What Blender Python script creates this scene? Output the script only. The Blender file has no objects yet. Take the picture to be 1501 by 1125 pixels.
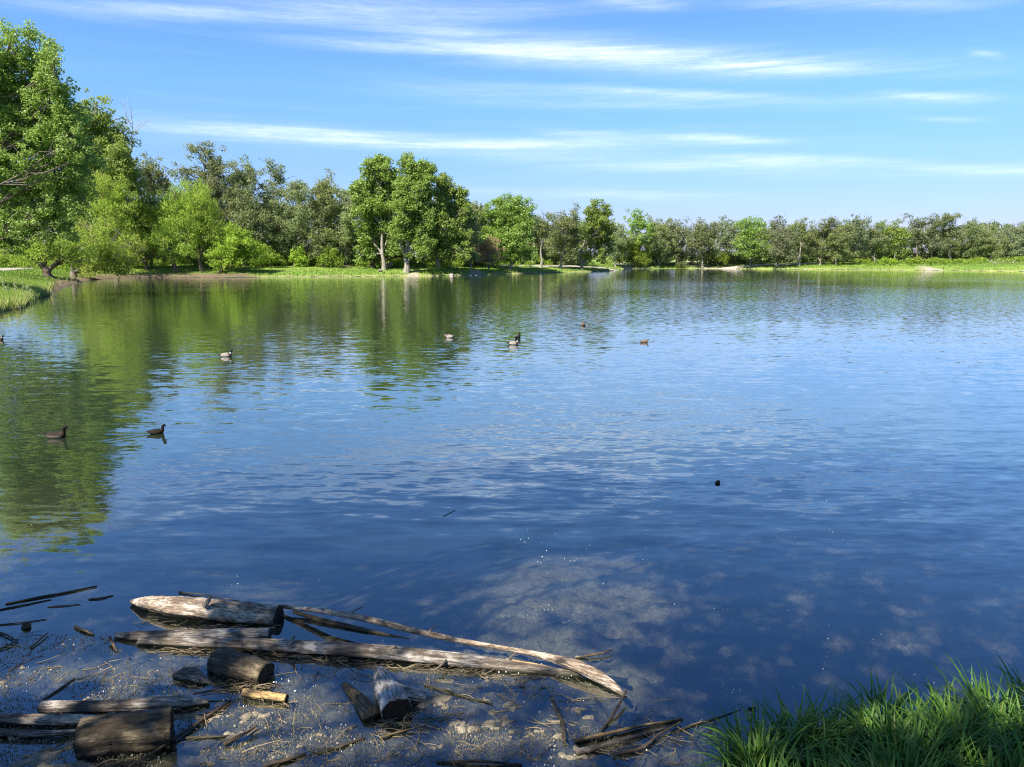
import bpy, math, random
import numpy as np
from mathutils import Matrix, Vector

# ------------------------------------------------------------------ scene, camera, light
S = bpy.context.scene
COL = S.collection
PW, PH, F = 1501.0, 1125.0, 1110.0          # photograph size and focal length in its pixels
EYE = 3.6
HORIZON = 376.0
HAZE = False
PITCH = math.atan((PH / 2 - HORIZON) / F)
cam_d = bpy.data.cameras.new('camera'); cam = bpy.data.objects.new('camera', cam_d); COL.objects.link(cam)
cam.location = (0, 0, EYE); cam.rotation_euler = (math.pi / 2 - PITCH, 0, 0)
cam_d.sensor_fit = 'HORIZONTAL'; cam_d.sensor_width = 36.0; cam_d.lens = F / PW * 36.0
cam_d.clip_start = 0.05; cam_d.clip_end = 6000
S.camera = cam
S.view_settings.view_transform = 'Standard'; S.view_settings.look = 'None'
S.view_settings.exposure = 1.2; S.view_settings.gamma = 1
S.cycles.use_denoising = True; S.cycles.denoising_prefilter = 'NONE'
S.cycles.filter_width = 1.1
S.cycles.max_bounces = 12; S.cycles.transparent_max_bounces = 12
S.cycles.diffuse_bounces = 7; S.cycles.glossy_bounces = 3; S.cycles.transmission_bounces = 6
S.cycles.caustics_reflective = False; S.cycles.caustics_refractive = False

SUN_VEC = Vector((-0.64, -0.77, 0)).normalized()
SUN_EL = math.radians(51)
SUN_DIR = Vector((SUN_VEC.x * math.cos(SUN_EL), SUN_VEC.y * math.cos(SUN_EL), math.sin(SUN_EL)))
sun_d = bpy.data.lights.new('sun', 'SUN'); sun_d.energy = 5.0; sun_d.angle = math.radians(0.5); sun_d.color = (1.0, 0.95, 0.86)
sun = bpy.data.objects.new('sun', sun_d); COL.objects.link(sun)
sun.rotation_euler = (-SUN_DIR).to_track_quat('-Z', 'Y').to_euler(); sun.location = (-60, -15, 70)


def pixel_angles(x, y):
    v = Vector(((x - PW / 2) / F, 1.0, (PH / 2 - y) / F))
    c, s = math.cos(-PITCH), math.sin(-PITCH)
    d = Vector((v.x, v.y * c - v.z * s, v.y * s + v.z * c)).normalized()
    return d


def make_world():
    w = bpy.data.worlds.new('World'); S.world = w; w.use_nodes = True
    nt = w.node_tree; N = nt.nodes; L = nt.links
    bg = N['Background']; bg.inputs['Strength'].default_value = 0.09
    sky = N.new('ShaderNodeTexSky'); sky.sky_type = 'NISHITA'; sky.sun_disc = False
    sky.sun_elevation = SUN_EL; sky.sun_rotation = math.atan2(SUN_VEC.x, SUN_VEC.y)
    sky.altitude = 0; sky.air_density = 1.0; sky.dust_density = 0.35; sky.ozone_density = 3.0

    def M(op, a, b=None, c=None):
        n = N.new('ShaderNodeMath'); n.operation = op
        for i, v in enumerate((a, b, c)):
            if v is None: continue
            if isinstance(v, (int, float)): n.inputs[i].default_value = v
            else: L.new(v, n.inputs[i])
        return n.outputs[0]
    tc = N.new('ShaderNodeTexCoord'); sep = N.new('ShaderNodeSeparateXYZ'); L.new(tc.outputs['Generated'], sep.inputs[0])
    az = M('ARCTAN2', sep.outputs[0], sep.outputs[1]); el = M('ARCSINE', sep.outputs[2])
    cmb = N.new('ShaderNodeCombineXYZ'); L.new(az, cmb.inputs[0]); L.new(el, cmb.inputs[1])

    def noise(scale, sx, sy, detail=5, rough=0.6, dist=0.0, off=0.0):
        mp = N.new('ShaderNodeMapping'); mp.inputs['Scale'].default_value = (sx, sy, 1); mp.inputs['Location'].default_value = (off, off * 0.7, 0)
        mp.inputs['Rotation'].default_value = (0, 0, 0)
        L.new(cmb.outputs[0], mp.inputs[0])
        n = N.new('ShaderNodeTexNoise'); n.inputs['Scale'].default_value = scale; n.inputs['Detail'].default_value = detail
        n.inputs['Roughness'].default_value = rough; n.inputs['Distortion'].default_value = dist
        L.new(mp.outputs[0], n.inputs['Vector']); return n.outputs['Fac']
    fib = noise(1.0, 3.6, 75, 6, 0.6, 0.5)           # long fibres
    fine = noise(1.0, 26, 230, 6, 0.72, 1.4, 3.1)     # feathery fine texture
    warp = noise(1.0, 5, 8, 3, 0.5, 0.0, 7.7)
    el_w = M('ADD', el, M('MULTIPLY', M('SUBTRACT', warp, 0.5), 0.014))
    # streak: (x0, x1, y centre left, y centre right, half thickness, density), measured on the photograph as sky directions
    streaks = [(560, 1190, 68, 92, 22, 0.85), (420, 760, 60, 78, 11, 0.45), (950, 1390, 92, 104, 10, 0.45), (860, 1210, 138, 142, 6, 0.45),
               (1290, 1450, 138, 144, 6, 0.62), (200, 640, 188, 198, 7, 0.6), (330, 930, 208, 214, 8, 0.85),
               (790, 930, 193, 204, 7, 0.6), (950, 1140, 203, 208, 6, 0.75), (990, 1250, 232, 236, 6, 0.5), (650, 1490, 240, 248, 12, 0.5), (1150, 1600, 236, 252, 7, 0.45),
               (550, 900, 130, 146, 6, 0.25), (1330, 1450, 172, 176, 4, 0.3), (560, 1150, 152, 158, 7, 0.25),
               (40, 460, 14, 22, 13, 0.42), (430, 830, 8, 14, 14, 0.35), (860, 1000, 0, 6, 10, 0.4), (1150, 1420, 2, 6, 10, 0.5), (1420, 1470, 76, 84, 5, 0.4), (600, 1050, 282, 290, 8, 0.35), (420, 1390, 74, 92, 14, 0.35), (190, 1150, 200, 210, 9, 0.3), (0, 850, 10, 14, 16, 0.2), (900, 1500, 6, 4, 10, 0.2), (560, 1460, 140, 148, 9, 0.25)]
    tot = None
    for x0, x1, ya, yb, th, den in streaks:
        xm, ym = (x0 + x1) / 2, (ya + yb) / 2
        d0 = pixel_angles(xm, ym); d1 = pixel_angles(x1, yb); d2 = pixel_angles(xm, ym - th)
        a0 = math.atan2(d0.x, d0.y); e0 = math.asin(d0.z)
        a1 = math.atan2(d1.x, d1.y); e1 = math.asin(d1.z); he = abs(math.asin(d2.z) - e0)
        sl = (e1 - e0) / (a1 - a0)
        u = M('DIVIDE', M('SUBTRACT', az, a0), abs(a1 - a0) * 1.0)
        v = M('DIVIDE', M('SUBTRACT', M('SUBTRACT', el_w, e0), M('MULTIPLY', M('SUBTRACT', az, a0), sl)), he)
        q = M('ADD', M('POWER', M('ABSOLUTE', u), 2.6), M('MULTIPLY', v, v))
        m = M('MULTIPLY', M('EXPONENT', M('MULTIPLY', q, -1.0)), den)
        tot = m if tot is None else M('ADD', tot, m)
    fb = N.new('ShaderNodeMapRange'); L.new(fib, fb.inputs['Value'])
    fb.inputs['From Min'].default_value = 0.22; fb.inputs['From Max'].default_value = 0.62
    ff = N.new('ShaderNodeMapRange'); L.new(fine, ff.inputs['Value'])
    ff.inputs['From Min'].default_value = 0.25; ff.inputs['From Max'].default_value = 0.75; ff.inputs['To Min'].default_value = 0.45
    cl = M('MULTIPLY', M('MULTIPLY', tot, fb.outputs[0]), ff.outputs[0])
    veil = M('MULTIPLY', M('SMOOTH_MAX', M('SUBTRACT', fib, 0.52), 0.0, 0.05), M('MULTIPLY', M('SUBTRACT', 0.42, M('MINIMUM', el, 0.42)), 1.0))
    cl = M('MINIMUM', M('ADD', cl, veil), 0.9)
    # sky: azure tint (the sky itself is this blue)
    hs = N.new('ShaderNodeHueSaturation'); hs.inputs['Saturation'].default_value = 1.08; hs.inputs['Value'].default_value = 1.0
    tint = N.new('ShaderNodeMixRGB'); tint.blend_type = 'MULTIPLY'; tint.inputs[0].default_value = 1.0
    grad = N.new('ShaderNodeMixRGB'); grad.inputs[1].default_value = (0.455, 0.45, 0.76, 1); grad.inputs[2].default_value = (0.71, 0.845, 1.03, 1)
    L.new(M('MINIMUM', M('MULTIPLY', M('MAXIMUM', el, 0.0), 5.0), 1.0), grad.inputs[0]); 
    grad2 = N.new('ShaderNodeMixRGB'); grad2.inputs[2].default_value = (0.44, 0.58, 0.86, 1); L.new(grad.outputs[0], grad2.inputs[1])
    L.new(M('MINIMUM', M('MULTIPLY', M('MAXIMUM', M('SUBTRACT', el, 0.27), 0.0), 3.2), 1.0), grad2.inputs[0]); L.new(grad2.outputs[0], tint.inputs[2])
    L.new(sky.outputs[0], tint.inputs[1]); L.new(tint.outputs[0], hs.inputs['Color'])
    mix = N.new('ShaderNodeMixRGB'); mix.inputs[2].default_value = (5.6, 6.3, 7.0, 1)
    L.new(cl, mix.inputs[0]); L.new(hs.outputs[0], mix.inputs[1]); L.new(mix.outputs[0], bg.inputs['Color'])
    w.cycles.sampling_method = 'MANUAL'; w.cycles.sample_map_resolution = 512


make_world()

# ------------------------------------------------------------------ measuring helpers


def ray(x, y):
    return pixel_angles(x, y)


def G(x, y, z=0.0):                            # point of the picture on the level z
    d = ray(x, y); t = (z - EYE) / d.z
    return Vector((d.x * t, d.y * t, z))


def AT(x, y, Y):                               # point of the picture at depth Y
    d = ray(x, y); t = Y / d.y
    return Vector((d.x * t, Y, EYE + d.z * t))


def smooth(a, b, x):
    t = np.clip((x - a) / (b - a), 0, 1); return t * t * (3 - 2 * t)


def wob(x, y, k=1.0, seed=0.0):                 # cheap smooth noise, about -1..1
    x = x * k; y = y * k
    return (np.sin(x * 1.0 + 1.3 * np.sin(y * 0.71 + seed) + seed) + np.sin(y * 1.17 + 1.7 * np.sin(x * 0.63 + 2.1 + seed)) +
            0.6 * np.sin(x * 2.3 + y * 1.9 + seed * 2.2) + 0.5 * np.sin(y * 3.1 - x * 2.7 + seed * 1.4)) / 3.1


def hnoise(x, y, seed=0):                       # value noise on numpy arrays, 0..1
    xi = np.floor(x).astype(np.int64); yi = np.floor(y).astype(np.int64)
    fx = x - xi; fy = y - yi; fx = fx * fx * (3 - 2 * fx); fy = fy * fy * (3 - 2 * fy)

    def h(a, b):
        n = (a * 374761393 + b * 668265263 + seed * 1442695041) & 0x7fffffff
        n = ((n ^ (n >> 13)) * 1274126177) & 0x7fffffff
        return ((n ^ (n >> 16)) & 0xffff) / 65535.0
    return (h(xi, yi) * (1 - fx) + h(xi + 1, yi) * fx) * (1 - fy) + (h(xi, yi + 1) * (1 - fx) + h(xi + 1, yi + 1) * fx) * fy


def fbm(x, y, seed=0, o=4):
    s = 0; a = 0.5; tot = 0
    for i in range(o):
        s = s + a * hnoise(x * 2 ** i, y * 2 ** i, seed + i); tot += a; a *= 0.55
    return s / tot


# ------------------------------------------------------------------ lake outline
shore_px = [(-60, 468), (0, 457), (30, 451), (52, 443), (63, 435), (72, 429), (92, 422), (112, 416), (135, 411), (160, 408.5), (200, 407.5),
            (260, 407), (300, 407), (345, 407), (400, 406.5), (470, 406), (520, 405.5), (560, 405), (600, 405), (640, 404.5), (690, 403.5), (712, 403),
            (760, 401.5), (800, 400.2), (850, 399), (893, 397.6), (905, 395.6), (916, 394.4), (950, 394), (1000, 394), (1060, 394.2), (1120, 394.8),
            (1200, 395.2), (1300, 396), (1400, 397), (1501, 398.2), (1600, 399)]
far = [G(*p) for p in shore_px]
near = [G(1640, 1062), G(1501, 1056), G(1400, 1058), G(1310, 1070), G(1230, 1088), G(1160, 1114), G(1090, 1145)]
POLY = [(p.x, p.y) for p in far] + [(175, 120), (130, 60), (60, 22), (18, 8), (9, 5.6)] + [(p.x, p.y) for p in near] + \
       [(0.9, 3.3), (0, 3.0), (-2.0, 2.9), (-4.5, 3.2), (-9, 7), (-20, 16), (-34, 34), (-46, 52)]
POLY = np.array(POLY)


def shore_dist(x, y):                           # signed distance: negative in the lake
    x = np.asarray(x, float); y = np.asarray(y, float)
    best = np.full(x.shape, 1e9); ins = np.zeros(x.shape, bool)
    n = len(POLY)
    for i in range(n):
        ax, ay = POLY[i]; bx, by = POLY[(i + 1) % n]
        dx, dy = bx - ax, by - ay
        t = np.clip(((x - ax) * dx + (y - ay) * dy) / (dx * dx + dy * dy), 0, 1)
        best = np.minimum(best, np.hypot(x - ax - t * dx, y - ay - t * dy))
        if ay != by:
            c = ((ay > y) != (by > y)) & (x < (bx - ax) * (y - ay) / (by - ay) + ax)
            ins ^= c
    return np.where(ins, -best, best)


def terrain(x, y):
    x = np.asarray(x, float); y = np.asarray(y, float)
    r = np.hypot(x, y)
    d = shore_dist(x, y)
    w = np.clip(r / 60, 0, 1)
    d = d + w * 0.9 * wob(x, y, 0.35) + w * 0.35 * wob(x, y, 1.3, 2.0) + (1 - w) * 0.08 * wob(x, y, 3.0, 1.0)
    farz = 0.30 * smooth(-0.1, 0.7, d) + 0.50 * smooth(0.3, 5, d) + 0.75 * smooth(2, 14, d) + 0.5 * smooth(12, 40, d) + 0.10 * wob(x, y, 0.22, 4.0) * smooth(1, 8, d) + 0.05 * wob(x, y, 0.9, 1.0) * smooth(0.5, 3, d)
    nearz = 0.16 * smooth(-0.05, 0.25, d) + 0.20 * smooth(0.1, 1.1, d) + 1.5 * smooth(0.9, 4.5, d) + 0.02 * wob(x, y, 4.0)
    up = nearz * (1 - w) + farz * w
    # lake bed: shallow shelf with silt close to the camera, deep further out
    e = -d
    shelf = 0.02 + 0.24 * smooth(2.4, 5.6, e) + 0.60 * smooth(4.0, 7.5, e) + 3.0 * smooth(6.0, 15, e)
    silt = (0.15 * (fbm(x * 1.5 + 9, y * 2.2, 3, 3) - 0.47) + 0.22 * (fbm(x * 5, y * 8, 13, 3) - 0.5) + 0.14 * (fbm(x * 17, y * 24, 23, 2) - 0.5)) * np.clip(1.3 - e / 5, 0, 1)
    silt = silt - 0.10 * smooth(0.3, 1.3, x) + 0.022 * (1 - smooth(-1.8, 0.2, x)) * (1 - smooth(3.0, 4.2, e))
    bed_near = -shelf + silt
    bed_far = -(0.05 + 0.35 * smooth(0, 2, e) + 3.2 * smooth(2, 14, e))
    down = bed_near * (1 - w) + bed_far * w
    return np.where(d > 0, up, np.minimum(down, 0.018 * (1 - w) - 0.02 * w)), d


def tz(x, y):
    return float(terrain(np.array([x]), np.array([y]))[0][0])


# ------------------------------------------------------------------ mesh helpers
def mesh_from(name, verts, faces, mats=(), matidx=None, smooth_shade=True, attrs=None):
    """verts (n,3), faces: list/array of equal-size groups or list of tuples"""
    me = bpy.data.meshes.new(name)
    verts = np.asarray(verts, np.float32)
    groups = faces if isinstance(faces, list) and len(faces) and isinstance(faces[0], np.ndarray) else None
    if groups is None:
        me.from_pydata(verts.tolist(), [], [tuple(f) for f in faces])
    else:
        groups = [g for g in groups if len(g)]
        loops = np.concatenate([g.reshape(-1) for g in groups]).astype(np.int32)
        tot = np.concatenate([np.full(len(g), g.shape[1], np.int32) for g in groups])
        start = np.concatenate([[0], np.cumsum(tot)[:-1]]).astype(np.int32)
        me.vertices.add(len(verts)); me.vertices.foreach_set('co', verts.reshape(-1))
        me.loops.add(len(loops)); me.loops.foreach_set('vertex_index', loops)
        me.polygons.add(len(tot)); me.polygons.foreach_set('loop_start', start)
        try: me.polygons.foreach_set('loop_total', tot)
        except Exception: pass
        me.update(calc_edges=True)
    for m in mats: me.materials.append(m)
    if matidx is not None: me.polygons.foreach_set('material_index', np.asarray(matidx, np.int32))
    me.polygons.foreach_set('use_smooth', np.full(len(me.polygons), bool(smooth_shade)))
    for k, v in (attrs or {}).items():
        v = np.asarray(v, np.float32)
        if v.ndim == 1:
            a = me.attributes.new(k, 'FLOAT', 'POINT'); a.data.foreach_set('value', v)
        else:
            a = me.attributes.new(k, 'FLOAT_COLOR', 'POINT'); a.data.foreach_set('color', v.reshape(-1))
    me.update()
    return me


def link(name, me, parent=None, loc=None):
    o = bpy.data.objects.new(name, me); COL.objects.link(o)
    if loc is not None: o.location = loc
    if parent is not None: o.parent = parent
    return o


def tag(o, label=None, cat=None, group=None, kind=None):
    if label: o['label'] = label
    if cat: o['category'] = cat
    if group: o['group'] = group
    if kind: o['kind'] = kind
    return o


def empty(name, loc, label, cat, group=None):
    o = bpy.data.objects.new(name, None); COL.objects.link(o); o.location = loc; o.empty_display_size = 0.3
    return tag(o, label, cat, group)


class Buf:
    def __init__(s): s.v = []; s.q = []; s.t = []; s.n = 0; s.a = []

    def tube(s, pts, rad, sides=6, cap=True, val=0.0):
        P = np.array(pts, float); R = np.array(rad, float); k = len(P)
        T = np.gradient(P, axis=0); T /= np.linalg.norm(T, axis=1)[:, None] + 1e-9
        ref = np.array([0, 0, 1.0]) if abs(T[0][2]) < 0.9 else np.array([1.0, 0, 0])
        a = np.linspace(0, 2 * math.pi, sides, endpoint=False)
        ca, sa = np.cos(a), np.sin(a)
        U = np.cross(T, ref); U /= np.linalg.norm(U, axis=1)[:, None] + 1e-9
        W = np.cross(T, U)
        V = P[:, None, :] + R[:, None, None] * (U[:, None, :] * ca[None, :, None] + W[:, None, :] * sa[None, :, None])
        b = s.n
        s.v.append(V.reshape(-1, 3)); s.a.append(np.full(k * sides, val)); s.n += k * sides
        i = np.arange(k - 1)[:, None] * sides; j = np.arange(sides)[None, :]; j2 = (j + 1) % sides
        s.q.append((b + np.stack([i + j, i + j2, i + sides + j2, i + sides + j], -1)).reshape(-1, 4))

    def quads(s, V, val):                        # V (n,4,3)
        n = len(V); b = s.n
        s.v.append(V.reshape(-1, 3)); s.a.append(np.repeat(val, 4)); s.n += n * 4
        s.q.append(b + np.arange(n * 4).reshape(n, 4))

    def tris(s, V, val):
        n = len(V); b = s.n
        s.v.append(V.reshape(-1, 3)); s.a.append(np.repeat(val, 3)); s.n += n * 3
        s.t.append(b + np.arange(n * 3).reshape(n, 3))

    def mesh(s, name, mats, smooth_shade=True):
        g = []
        if s.q: g.append(np.concatenate(s.q))
        if s.t: g.append(np.concatenate(s.t))
        return mesh_from(name, np.concatenate(s.v), g, mats, None, smooth_shade, {'var': np.concatenate(s.a)})


# ------------------------------------------------------------------ materials
class NT:
    def __init__(s, name):
        s.m = bpy.data.materials.new(name); s.m.use_nodes = True
        s.nt = s.m.node_tree; s.N = s.nt.nodes; s.L = s.nt.links
        s.N.clear(); s.out = s.N.new('ShaderNodeOutputMaterial')

    def node(s, t, **kw):
        n = s.N.new(t)
        for k, v in kw.items(): setattr(n, k, v)
        return n

    def put(s, sock, v):
        if hasattr(v, 'is_linked') or isinstance(v, bpy.types.NodeSocket): s.L.new(v, sock)
        elif isinstance(v, (tuple, list)) and len(v) == 3 and sock.type == 'RGBA': sock.default_value = (*v, 1)
        else: sock.default_value = v

    def math(s, op, a, b=None, c=None):
        n = s.N.new('ShaderNodeMath'); n.operation = op
        for i, v in enumerate((a, b, c)):
            if v is not None: s.put(n.inputs[i], v)
        return n.outputs[0]

    def rng(s, v, a, b, c=0.0, d=1.0, smoothstep=False):
        n = s.N.new('ShaderNodeMapRange'); n.interpolation_type = 'SMOOTHSTEP' if smoothstep else 'LINEAR'
        s.put(n.inputs[0], v)
        for i, x in enumerate((a, b, c, d)): n.inputs[1 + i].default_value = x
        return n.outputs[0]

    def mix(s, f, a, b):
        n = s.N.new('ShaderNodeMixRGB'); s.put(n.inputs[0], f); s.put(n.inputs[1], a); s.put(n.inputs[2], b); return n.outputs[0]

    def attr(s, name): return s.node('ShaderNodeAttribute', attribute_name=name)

    def coord(s, kind='Object', scale=(1, 1, 1), loc=(0, 0, 0)):
        if kind == 'Position': v = s.N.new('ShaderNodeNewGeometry').outputs['Position']
        else: v = s.N.new('ShaderNodeTexCoord').outputs[kind]
        mp = s.N.new('ShaderNodeMapping'); s.L.new(v, mp.inputs[0]); mp.inputs['Scale'].default_value = scale; mp.inputs['Location'].default_value = loc
        return mp.outputs[0]

    def noise(s, vec, scale, detail=3, rough=0.55, dist=0.0, out='Fac'):
        n = s.N.new('ShaderNodeTexNoise'); s.L.new(vec, n.inputs['Vector']); n.inputs['Scale'].default_value = scale
        n.inputs['Detail'].default_value = detail; n.inputs['Roughness'].default_value = rough; n.inputs['Distortion'].default_value = dist
        return n.outputs[out]

    def principled(s, col, rough=0.7, spec=0.3, bump=None, bstr=0.4, bdist=0.02):
        p = s.N.new('ShaderNodeBsdfPrincipled'); s.put(p.inputs['Base Color'], col); s.put(p.inputs['Roughness'], rough)
        p.inputs['Specular IOR Level'].default_value = spec
        if bump is not None:
            b = s.N.new('ShaderNodeBump'); s.put(b.inputs['Height'], bump); b.inputs['Strength'].default_value = bstr; b.inputs['Distance'].default_value = bdist
            s.L.new(b.outputs[0], p.inputs['Normal'])
        return p.outputs[0]

    def done(s, sh): s.L.new(sh, s.out.inputs['Surface']); return s.m


def leaf_mat(name, dark, light, tint, trans=0.35, rough=0.55, spec=0.28):
    t = NT(name)
    v = t.attr('var').outputs['Fac']
    c = t.mix(v, dark, light)
    n = t.noise(t.coord('Object'), 0.35, 2)
    c = t.mix(t.rng(n, 0.42, 0.68, 0, 0.55), c, tint)
    oi = t.node('ShaderNodeObjectInfo').outputs['Random']
    hs = t.node('ShaderNodeHueSaturation'); t.L.new(c, hs.inputs['Color'])
    t.L.new(t.rng(oi, 0, 1, 0.485, 0.51), hs.inputs['Hue']); t.L.new(t.rng(oi, 0, 1, 0.88, 1.12), hs.inputs['Value'])
    c = hs.outputs[0]
    p = t.principled(c, rough, spec)
    tr = t.node('ShaderNodeBsdfTranslucent'); t.L.new(t.mix(0.35, c, light), tr.inputs[0])
    mx = t.node('ShaderNodeMixShader'); mx.inputs[0].default_value = trans
    t.L.new(p, mx.inputs[1]); t.L.new(tr.outputs[0], mx.inputs[2])
    return t.done(mx.outputs[0])


def bark_mat(name, a, b, sc=1.0):
    t = NT(name)
    n = t.noise(t.coord('Object', (3 * sc, 3 * sc, 0.8 * sc)), 1.6, 4, 0.65)
    n2 = t.noise(t.coord('Object', (9 * sc, 9 * sc, 2 * sc)), 2.0, 3, 0.6)
    c = t.mix(t.rng(n, 0.35, 0.65), a, b)
    return t.done(t.principled(c, 0.9, 0.1, n2, 0.7, 0.06))


MAT = {
    'cotton': leaf_mat('cottonwood_leaf', (0.160, 0.250, 0.038), (0.380, 0.500, 0.115), (0.29, 0.40, 0.075), 0.56, 0.42, 0.45),
    'willow': leaf_mat('willow_leaf', (0.235, 0.345, 0.032), (0.42, 0.545, 0.090), (0.42, 0.45, 0.10), 0.52, 0.6, 0.2),
    'bright': leaf_mat('bright_leaf', (0.21, 0.35, 0.030), (0.40, 0.56, 0.070), (0.34, 0.50, 0.04), 0.5, 0.55, 0.25),
    'olive': leaf_mat('olive_leaf', (0.155, 0.195, 0.065), (0.330, 0.380, 0.165), (0.32, 0.34, 0.15), 0.55, 0.55, 0.3),
    'sage': leaf_mat('sage_leaf', (0.175, 0.225, 0.065), (0.350, 0.400, 0.160), (0.33, 0.35, 0.13), 0.54, 0.55, 0.3),
    'dark': leaf_mat('dark_leaf', (0.165, 0.210, 0.090), (0.330, 0.380, 0.195), (0.34, 0.33, 0.20), 0.56, 0.55, 0.3),
    'brown': leaf_mat('dead_needle', (0.36, 0.23, 0.11), (0.56, 0.40, 0.22), (0.50, 0.40, 0.20), 0.4, 0.8, 0.1),
    'bush': leaf_mat('bush_leaf', (0.150, 0.230, 0.025), (0.310, 0.410, 0.055), (0.27, 0.36, 0.045), 0.48, 0.55, 0.25),
    'bark_pale': bark_mat('pale_bark', (0.42, 0.37, 0.30), (0.18, 0.155, 0.12)),
    'bark_dark': bark_mat('dark_bark', (0.085, 0.065, 0.045), (0.17, 0.13, 0.095)),
    'bark_grey': bark_mat('grey_bark', (0.24, 0.20, 0.16), (0.11, 0.09, 0.07)),
    'dead_wood': bark_mat('dead_wood', (0.46, 0.40, 0.34), (0.28, 0.23, 0.19)),
}


def ground_mat():
    t = NT('ground')
    pos = t.coord('Position')
    d = t.attr('shore').outputs['Fac']; sand = t.attr('sand').outputs['Fac']; mud = t.attr('mud').outputs['Fac']; nearf = t.attr('near').outputs['Fac']
    n1 = t.noise(pos, 0.12, 4); n2 = t.noise(pos, 1.1, 4, 0.65); n3 = t.noise(pos, 7.0, 3, 0.6)
    g = t.mix(t.rng(n1, 0.35, 0.65), (0.100, 0.190, 0.028), (0.200, 0.275, 0.050))
    g = t.mix(t.rng(n2, 0.45, 0.75, 0, 0.6), g, (0.24, 0.26, 0.075))
    soil = t.mix(n3, (0.30, 0.22, 0.125), (0.44, 0.345, 0.22))
    edge = t.math('ADD', d, t.math('MULTIPLY', t.math('SUBTRACT', n2, 0.5), 2.2))
    c = t.mix(t.rng(edge, -0.4, 0.6), soil, g)
    c = t.mix(t.math('MULTIPLY', sand, t.rng(n2, 0.3, 0.5)), c, t.mix(n3, (0.29, 0.24, 0.17), (0.38, 0.33, 0.26)))
    mudc = t.mix(n2, (0.085, 0.062, 0.040), (0.19, 0.14, 0.09))
    c = t.mix(mud, c, mudc)
    # under water and right by the camera
    b1 = t.noise(pos, 7.0, 7, 0.75, 0.8); b2 = t.noise(pos, 24.0, 5, 0.75)
    bed = t.mix(t.rng(b1, 0.30, 0.66), (0.095, 0.078, 0.053), (0.32, 0.27, 0.195))
    bed = t.mix(t.rng(b2, 0.48, 0.62, 0, 0.6), bed, (0.08, 0.062, 0.04))
    bed = t.mix(t.rng(t.noise(pos, 60.0, 2, 0.6), 0.58, 0.7), bed, (0.42, 0.36, 0.26))
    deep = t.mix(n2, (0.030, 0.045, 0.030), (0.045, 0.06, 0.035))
    bed = t.mix(t.rng(d, -9.0, -4.6, 1, 0), bed, deep)  # bed colour darkens away from shore, replacing light absorbed by deeper water
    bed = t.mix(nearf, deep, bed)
    c = t.mix(t.rng(d, -0.05, 0.12), bed, c)
    soil_near = t.mix(n3, (0.045, 0.035, 0.022), (0.10, 0.08, 0.045))
    c = t.mix(t.math('MULTIPLY', nearf, t.rng(d, -0.02, 0.1)), c, soil_near)
    return t.done(t.principled(c, 0.95, 0.08, t.math('ADD', b2, n3), 0.6, 0.03))


WAKES = [(*G(82, 642)[:2], 0.05, 0.06), (*G(229, 636)[:2], 0.35, 0.13), (*G(331, 523)[:2], 0.1, 0.12), (*G(944, 503)[:2], 0.05, 0.12), (*G(752, 505)[:2], 0.05, 0.10)]


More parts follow.
